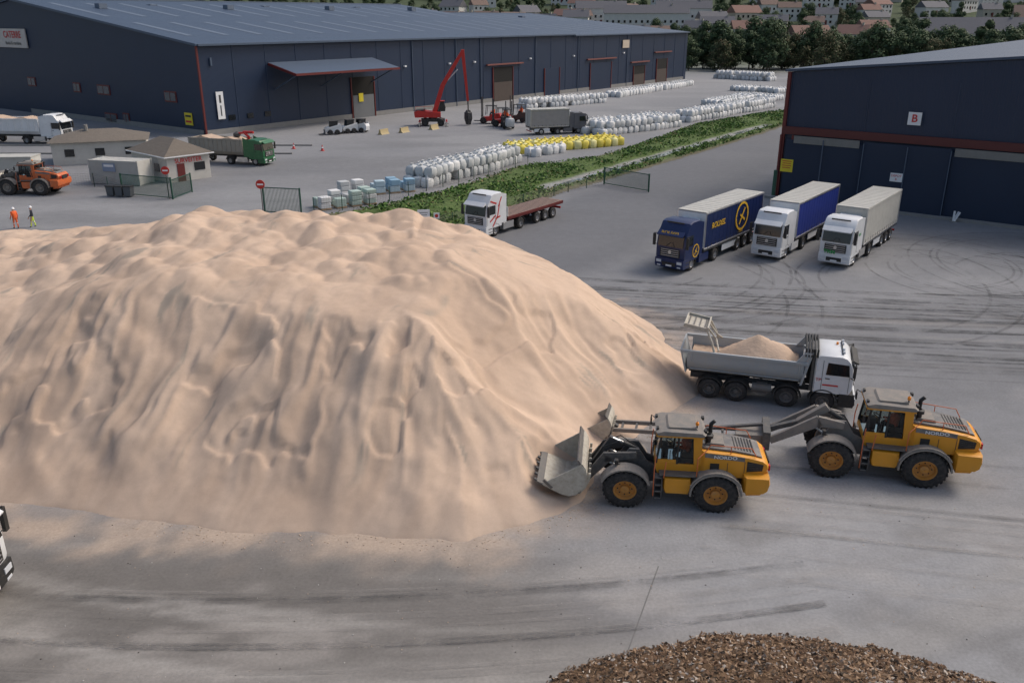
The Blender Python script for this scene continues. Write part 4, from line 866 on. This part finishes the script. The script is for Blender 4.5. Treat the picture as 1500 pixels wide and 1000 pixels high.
# ------------------------------------------------------------------ grass strip with ditch and weeds
GP=[(-17.8,79.6),(-11.7,75.4),(-4.5,73.0),(-2.2,76.2),(5.1,90.5),(11.5,99),(25,118),(40.7,140.6),(52.8,160),(57,176),(50,172),(31,151),(16.5,123.5),(9.5,113.5),(.5,107.2),(-8,90.5),(-14,83.2)]
def strip():
    xs=np.arange(-19,58,.4);ys=np.arange(72,177,.4);X,Y=np.meshgrid(xs,ys);d,_=polydist(X,Y,GP);d=d+.6*(fbm(X/1.5,Y/1.5,3,300)-.5)
    Z=.012+.35*ss(0,2.5,d)*(.5+fbm(X/2,Y/2,3,301))
    def seg(x0,y0,x1,y1):
        dx,dy=x1-x0,y1-y0;l2=dx*dx+dy*dy;t=np.clip(((X-x0)*dx+(Y-y0)*dy)/l2,0,1);return np.hypot(X-x0-t*dx,Y-y0-t*dy)
    dd=np.minimum(seg(3.5,93,22,119.5),seg(22,119.5,44,151));Z=Z-.32*ss(1.6,.5,dd)
    f=fbm(X/1.2,Y/1.2,4,302);C=np.array([.055,.09,.022])*(1-f[...,None])+np.array([.11,.16,.045])*f[...,None]
    br=ss(1.6,.2,d);C=C*(1-br[...,None]*.8)+np.array([.16,.135,.1])*br[...,None]*.8
    w=ss(1.0,.6,dd);C=C*(1-w[...,None])+np.array([.28,.28,.27])*w[...,None]
    gridmesh('grass_verge',X,Y,Z,attrmat('verge_soil',.95,((2,.3),(12,.3)),.8,8,.1),C,mask=d[:-1,:-1]>.02)
    r2=np.random.default_rng(12);leaf=[mat('weed_green',(.07,.15,.024),.8,var=.3),mat('weed_light',(.14,.24,.045),.8,var=.3),mat('weed_dark',(.035,.075,.018),.8),mat('weed_straw',(.24,.2,.09),.9)]
    n=30000;px=r2.uniform(-18,57,n*6);py=r2.uniform(73,176,n*6);q,_=polydist(px[None],py[None],GP);q=q[0]
    dens=fbm(px/3,py/3,3,305);k=(q>.3)&(r2.random(n*6)<np.clip((dens-.3)*3,0.1,1));px,py,q,dens=px[k][:n],py[k][:n],q[k][:n],dens[k][:n]
    V=[];F=[];mi=[];i0=0
    def sd(x,y,a):
        x0,y0,x1,y1=a;dx,dy=x1-x0,y1-y0;t=min(1,max(0,((x-x0)*dx+(y-y0)*dy)/(dx*dx+dy*dy)));return math.hypot(x-x0-t*dx,y-y0-t*dy)
    for x,y,qq,de in zip(px,py,q,dens):
        dl=min(sd(x,y,(3.5,93,22,119.5)),sd(x,y,(22,119.5,44,151)))
        if dl<1.1: continue
        hh=min(1.,qq*.35)*(.25+1.5*max(0,de-.4))+.1;z=.15+r2.uniform(0,hh);s=r2.uniform(.1,.22)
        a=r2.uniform(0,6.28);t=r2.uniform(-.7,.7);u=Vector((math.cos(a),math.sin(a),t*.6))*s;v=Vector((-math.sin(a)*.4,math.cos(a)*.4,r2.uniform(.3,1)))*s
        p=Vector((x,y,z));V+=[p-u,p+u*.2-v*.5,p+u,p+v];F.append((i0,i0+1,i0+2,i0+3));i0+=4
        mi.append(int(r2.choice(4,p=[.42,.35,.15,.08]) if de<.62 else r2.choice(4,p=[.55,.2,.25,0])))
    me=bpy.data.meshes.new('weeds');me.from_pydata([tuple(v) for v in V],[],F);[me.materials.append(m) for m in leaf];me.polygons.foreach_set('material_index',mi);o=bpy.data.objects.new('weeds_and_shrubs',me);COL.objects.link(o)
    b=MB();wm=mat('ditch_water',(.15,.17,.18),.08)
    b.add([(3.3,92.6,.06),(4.1,92.2,.06),(22.5,119.2,.06),(44.4,150.6,.06),(43.6,151.2,.06),(21.6,119.8,.06)],[(0,1,2,5),(5,2,3,4)],wm);b.build('ditch_water',recalc=False,sharp=False)
strip()
# ------------------------------------------------------------------ trees, hill, houses
def hillz(x,y):
    D=math.hypot(x,y);t=min(1,max(0,(D-430)/800));t=t*t*(3-2*t);return 62*t+4*t*math.sin(x/90.)
def hill():
    xs=np.linspace(-900,1100,90);ys=np.linspace(400,1700,80);X,Y=np.meshgrid(xs,ys);D=np.hypot(X,Y);t=np.clip((D-430)/800,0,1);t=t*t*(3-2*t);Z=62*t+4*t*np.sin(X/90)+.05
    f=fbm(X/60,Y/60,4,400);C=np.array([.035,.055,.025])*(1-f[...,None])+np.array([.07,.09,.04])*f[...,None]
    gridmesh('hill',X,Y,Z,attrmat('hill_grass',.95,((.05,.3),(.3,.3)),.5,1,.3),C)
hill()
def leafm(n,c): return mat(n,c,.8,var=.35,scale=.4)
LV=[[leafm('leaf_mid_green',(.055,.09,.034)),leafm('leaf_green_shaded',(.032,.055,.024)),leafm('leaf_green_lit',(.09,.13,.05))],
    [leafm('leaf_olive',(.085,.1,.038)),leafm('leaf_olive_shaded',(.048,.06,.026)),leafm('leaf_rust',(.13,.095,.045))]]
BARK=mat('bark',(.09,.07,.055),.95)
def treemesh(seed,h,cr,pal,nl=1500):
    r2=random.Random(seed);b=MB();th=h*.12
    b.cyl((0,0,0),(0,0,h*.35),.035*h*.6,BARK,7,.022*h*.6)
    cl=[]
    for i in range(9):
        a=i*2.4+r2.uniform(-.4,.4);el=r2.uniform(.3,1.2);l=cr*r2.uniform(.5,.95);s=Vector((0,0,h*r2.uniform(.16,.32)));e=s+Vector((math.cos(a)*math.cos(el)*l,math.sin(a)*math.cos(el)*l,math.sin(el)*l*1.3))
        b.cyl(s,e,.012*h*.6,BARK,5,.004*h)
    for i in range(24):
        a=r2.uniform(0,6.28);u=r2.uniform(0,1);zz=th+(h-th)*(.1+.82*u);rr=cr*math.sqrt(max(.05,1-(2*u-.75)**2*.75))*r2.uniform(.25,.85)
        cl.append((Vector((math.cos(a)*rr,math.sin(a)*rr,zz)),cr*r2.uniform(.25,.46)))
    cl.append((Vector((0,0,h*.9)),cr*.4))
    mats=LV[pal]
    for i in range(nl):
        c,rad=r2.choice(cl);d=Vector((r2.gauss(0,1),r2.gauss(0,1),r2.gauss(0,1))).normalized()*rad*r2.uniform(.55,1.08);p=c+d
        s=r2.uniform(.022,.045)*h*.7;n=(d+Vector((r2.uniform(-1,1),r2.uniform(-1,1),r2.uniform(-.3,1)))*rad*.5).normalized();q=n.to_track_quat('Z','Y');k=r2.uniform(0,6.28)
        u=q@Vector((math.cos(k),math.sin(k),0))*s;v=q@Vector((-math.sin(k),math.cos(k),0))*s*.8
        b.add([p-u,p-v,p+u*.9,p+v],[(0,1,2,3)],mats[1] if d.z<-.1*rad else (mats[2] if r2.random()<.3 and d.z>0 else mats[0]))  # shade painted in: darker leaves under each clump, some lighter ones on top
    me=bpy.data.meshes.new('tree_mesh');me.from_pydata(b.v,[],b.f);[me.materials.append(m) for m in b.mats];me.polygons.foreach_set('material_index',b.mi);return me
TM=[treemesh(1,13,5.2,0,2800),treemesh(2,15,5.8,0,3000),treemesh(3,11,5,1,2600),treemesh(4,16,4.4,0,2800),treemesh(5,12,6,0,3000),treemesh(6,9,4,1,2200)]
ri=random.Random(8)
def putree(x,y,z,name='tree',parent=None,s=1.,k=None):
    o=bpy.data.objects.new(name,TM[ri.randrange(len(TM)) if k is None else k]);COL.objects.link(o);o.location=(x,y,z);o.rotation_euler=(0,0,ri.uniform(0,6.28));q=s*ri.uniform(.8,1.15);o.scale=(q,q,q*ri.uniform(.9,1.1))
    if parent: o.parent=parent
belt=bpy.data.objects.new('tree_belt',None);COL.objects.link(belt)
for i in range(95):
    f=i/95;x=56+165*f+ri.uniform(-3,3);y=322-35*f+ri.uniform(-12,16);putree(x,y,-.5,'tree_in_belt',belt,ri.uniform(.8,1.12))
for i in range(90):
    x=ri.uniform(40,250);y=ri.uniform(350,425);putree(x,y,-.5,'tree_in_belt',belt,ri.uniform(.65,.95))
wood=bpy.data.objects.new('hillside_trees',None);COL.objects.link(wood)
for i in range(1900):
    y=430+570*ri.random()**1.3;x=ri.uniform(-.62,.62)*y;putree(x,y,hillz(x,y)-1.,'tree_on_hill',wood,ri.uniform(.5,.95))
RF=[mat('roof_slate',(.12,.12,.135),.8),mat('roof_brown_tile',(.19,.13,.105),.85),mat('roof_red_tile',(.22,.125,.1),.85)];WL=[mat('house_white',(.62,.6,.57),.8),mat('house_beige',(.47,.42,.35),.8)]
def house(x,y,rz,w=11,d=8,h=5,rf=0,wl=0,name='house'):
    b=MB();z=hillz(x,y)+1.5;b.box((0,0,h/2-2),(w,d,h+4),WL[wl]);rh=d*.42
    b.xprism([(-d/2-.4,h),(d/2+.4,h),(0,h+rh)],-w/2-.3,w/2+.3,RF[rf]);b.box((w*.3,0,h+rh),(.8,.8,1.6),WL[1])
    for k in(-1,1):
        for i in range(int(w/3)):
            for zz in([1.4,4.0] if h>4.5 else [1.4]): b.box((-w/2+1.8+i*3,k*(d/2+.02),zz),(1.1,.08,1.3),DG);
    b.box((0,-d/2-.05,1.1),(1,.1,2.2),DRED);b.build(name,(x,y,z),rz,1.25,sharp=False)
rh=random.Random(21)
HP=[]
for i in range(75):
    y=rh.uniform(455,800);x=rh.uniform(-.1,.62)*y;HP.append((x,y));house(x,y,rh.uniform(-40,40),rh.uniform(10,17),rh.uniform(7,10),rh.choice([3.8,5.2,5.8]),rh.randrange(3),rh.choice([0,0,1]))
for x,y,w_,rz in [(88,600,44,-5),(118,630,30,-8),(62,640,28,0)]:
    house(x,y,rz,w_,10,8,0,0,'apartment_building');HP.append((x,y))
house(222,436,-20,40,14,6,0,0,'long_low_building');house(300,500,-25,36,12,8,1,0,'apartment_building');HP+=[(222,436),(300,500)]
for i in range(20):
    y=rh.uniform(520,700);x=-rh.uniform(.0,.6)*y;HP.append((x,y));house(x,y,rh.uniform(-40,40),rh.uniform(9,14),8,5.2,rh.randrange(3),rh.randrange(2))
for o in list(wood.children):
    for hx,hy in HP:
        if abs(o.location.x-hx-(hx/hy)*(o.location.y-hy))<9 and -42<o.location.y-hy<8: bpy.data.objects.remove(o);break
# ------------------------------------------------------------------ workers
def person(name,loc,rz,jacket,trousers,step=.12,arm=.1):
    E=[];V=[];Rd=[]
    def v(p,r,par=None):
        V.append(p);Rd.append(r);i=len(V)-1
        if par is not None:E.append((par,i))
        return i
    pel=v((0,0,.96),.15);ab=v((0,0,1.1),.14,pel);ch=v((0,0,1.32),.165,ab);nk=v((0,0,1.5),.065,ch);hd=v((.01,0,1.6),.085,nk);ht=v((.0,0,1.7),.095,hd);v((0,0,1.76),.06,ht)
    for g in(-1,1):
        hp=v((0,g*.1,.9),.105,pel);kn=v((.03+g*step*.5,g*.11,.5),.07,hp);an=v((g*step,g*.11,.1),.048,kn);v((g*step+.14,g*.12,.04),.04,an)
        sh=v((0,g*.19,1.43),.07,ch);el=v((-.02,g*.26,1.15),.05,sh);wr=v((.1+arm*g,g*.25,.92),.034,el);pm=v((.13+arm*g,g*.25,.84),.036,wr)
        for k in range(5):
            o=(k-2)*.02;f1=v((.14+arm*g+o*(1 if k else 1.8),g*.25,.79+(.03 if k==0 else 0)),.0095,pm);v((.16+arm*g+o*(1 if k else 2),g*.24,.745+abs(k-2)*.008),.008,f1)
    me=bpy.data.meshes.new('b');me.from_pydata(V,E,[]);ob=bpy.data.objects.new('b',me);COL.objects.link(ob)
    ob.modifiers.new('s','SKIN')
    for i,r in enumerate(Rd): me.skin_vertices[0].data[i].radius=(r,r*(1.25 if i in(1,2) else 1))
    me.skin_vertices[0].data[0].use_root=True
    sb=ob.modifiers.new('u','SUBSURF');sb.levels=1;sb.render_levels=1
    dg=bpy.context.evaluated_depsgraph_get();dg.update();m2=bpy.data.meshes.new_from_object(ob.evaluated_get(dg));bpy.data.objects.remove(ob)
    for m in(jacket,trousers,SKIN,BK,TWHT): m2.materials.append(m)
    for p in m2.polygons:
        c=p.center;a=abs(c.y)
        if c.z>1.5:i=2
        elif a>.16 and c.z<.91:i=2
        elif a>.17 and c.z>.9:i=0
        elif c.z>.93:i=0 if not(1.1<c.z<1.16) else 4
        elif c.z<.12:i=3
        else:i=1 if not(.42<c.z<.48) else 4
        p.material_index=i;p.use_smooth=True
    o=bpy.data.objects.new(name,m2);COL.objects.link(o);o.location=(*loc,0);o.rotation_euler=(0,0,R(rz));o.scale=(1.06,)*3
    b=MB();b.lathe((0,0,1.66),[(0,.14),(.03,.125),(.1,.11),(.15,.05),(.16,.0)],TWHT,14,'z');b.box((.13,0,1.665),(.1,.16,.015),TWHT)
    for g in(-1,1): b.lathe((.085,g*.033,1.63),[(-.012,.004),(0,.012),(.012,.004)],TBLK,8,'z');b.box((0,g*.095,1.6),(.03,.02,.06),SKIN)
    b.prism([(.085,1.58),(.12,1.58),(.09,1.63)],-.014,.014,SKIN);b.box((.085,0,1.555),(.015,.05,.01),DRED);b.build('helmet_and_face',parent=o)
person('worker',(-43.8,74.1),150,ORV,ORV);person('worker',(-42.6,74.7),200,DKC,YEV,.16)
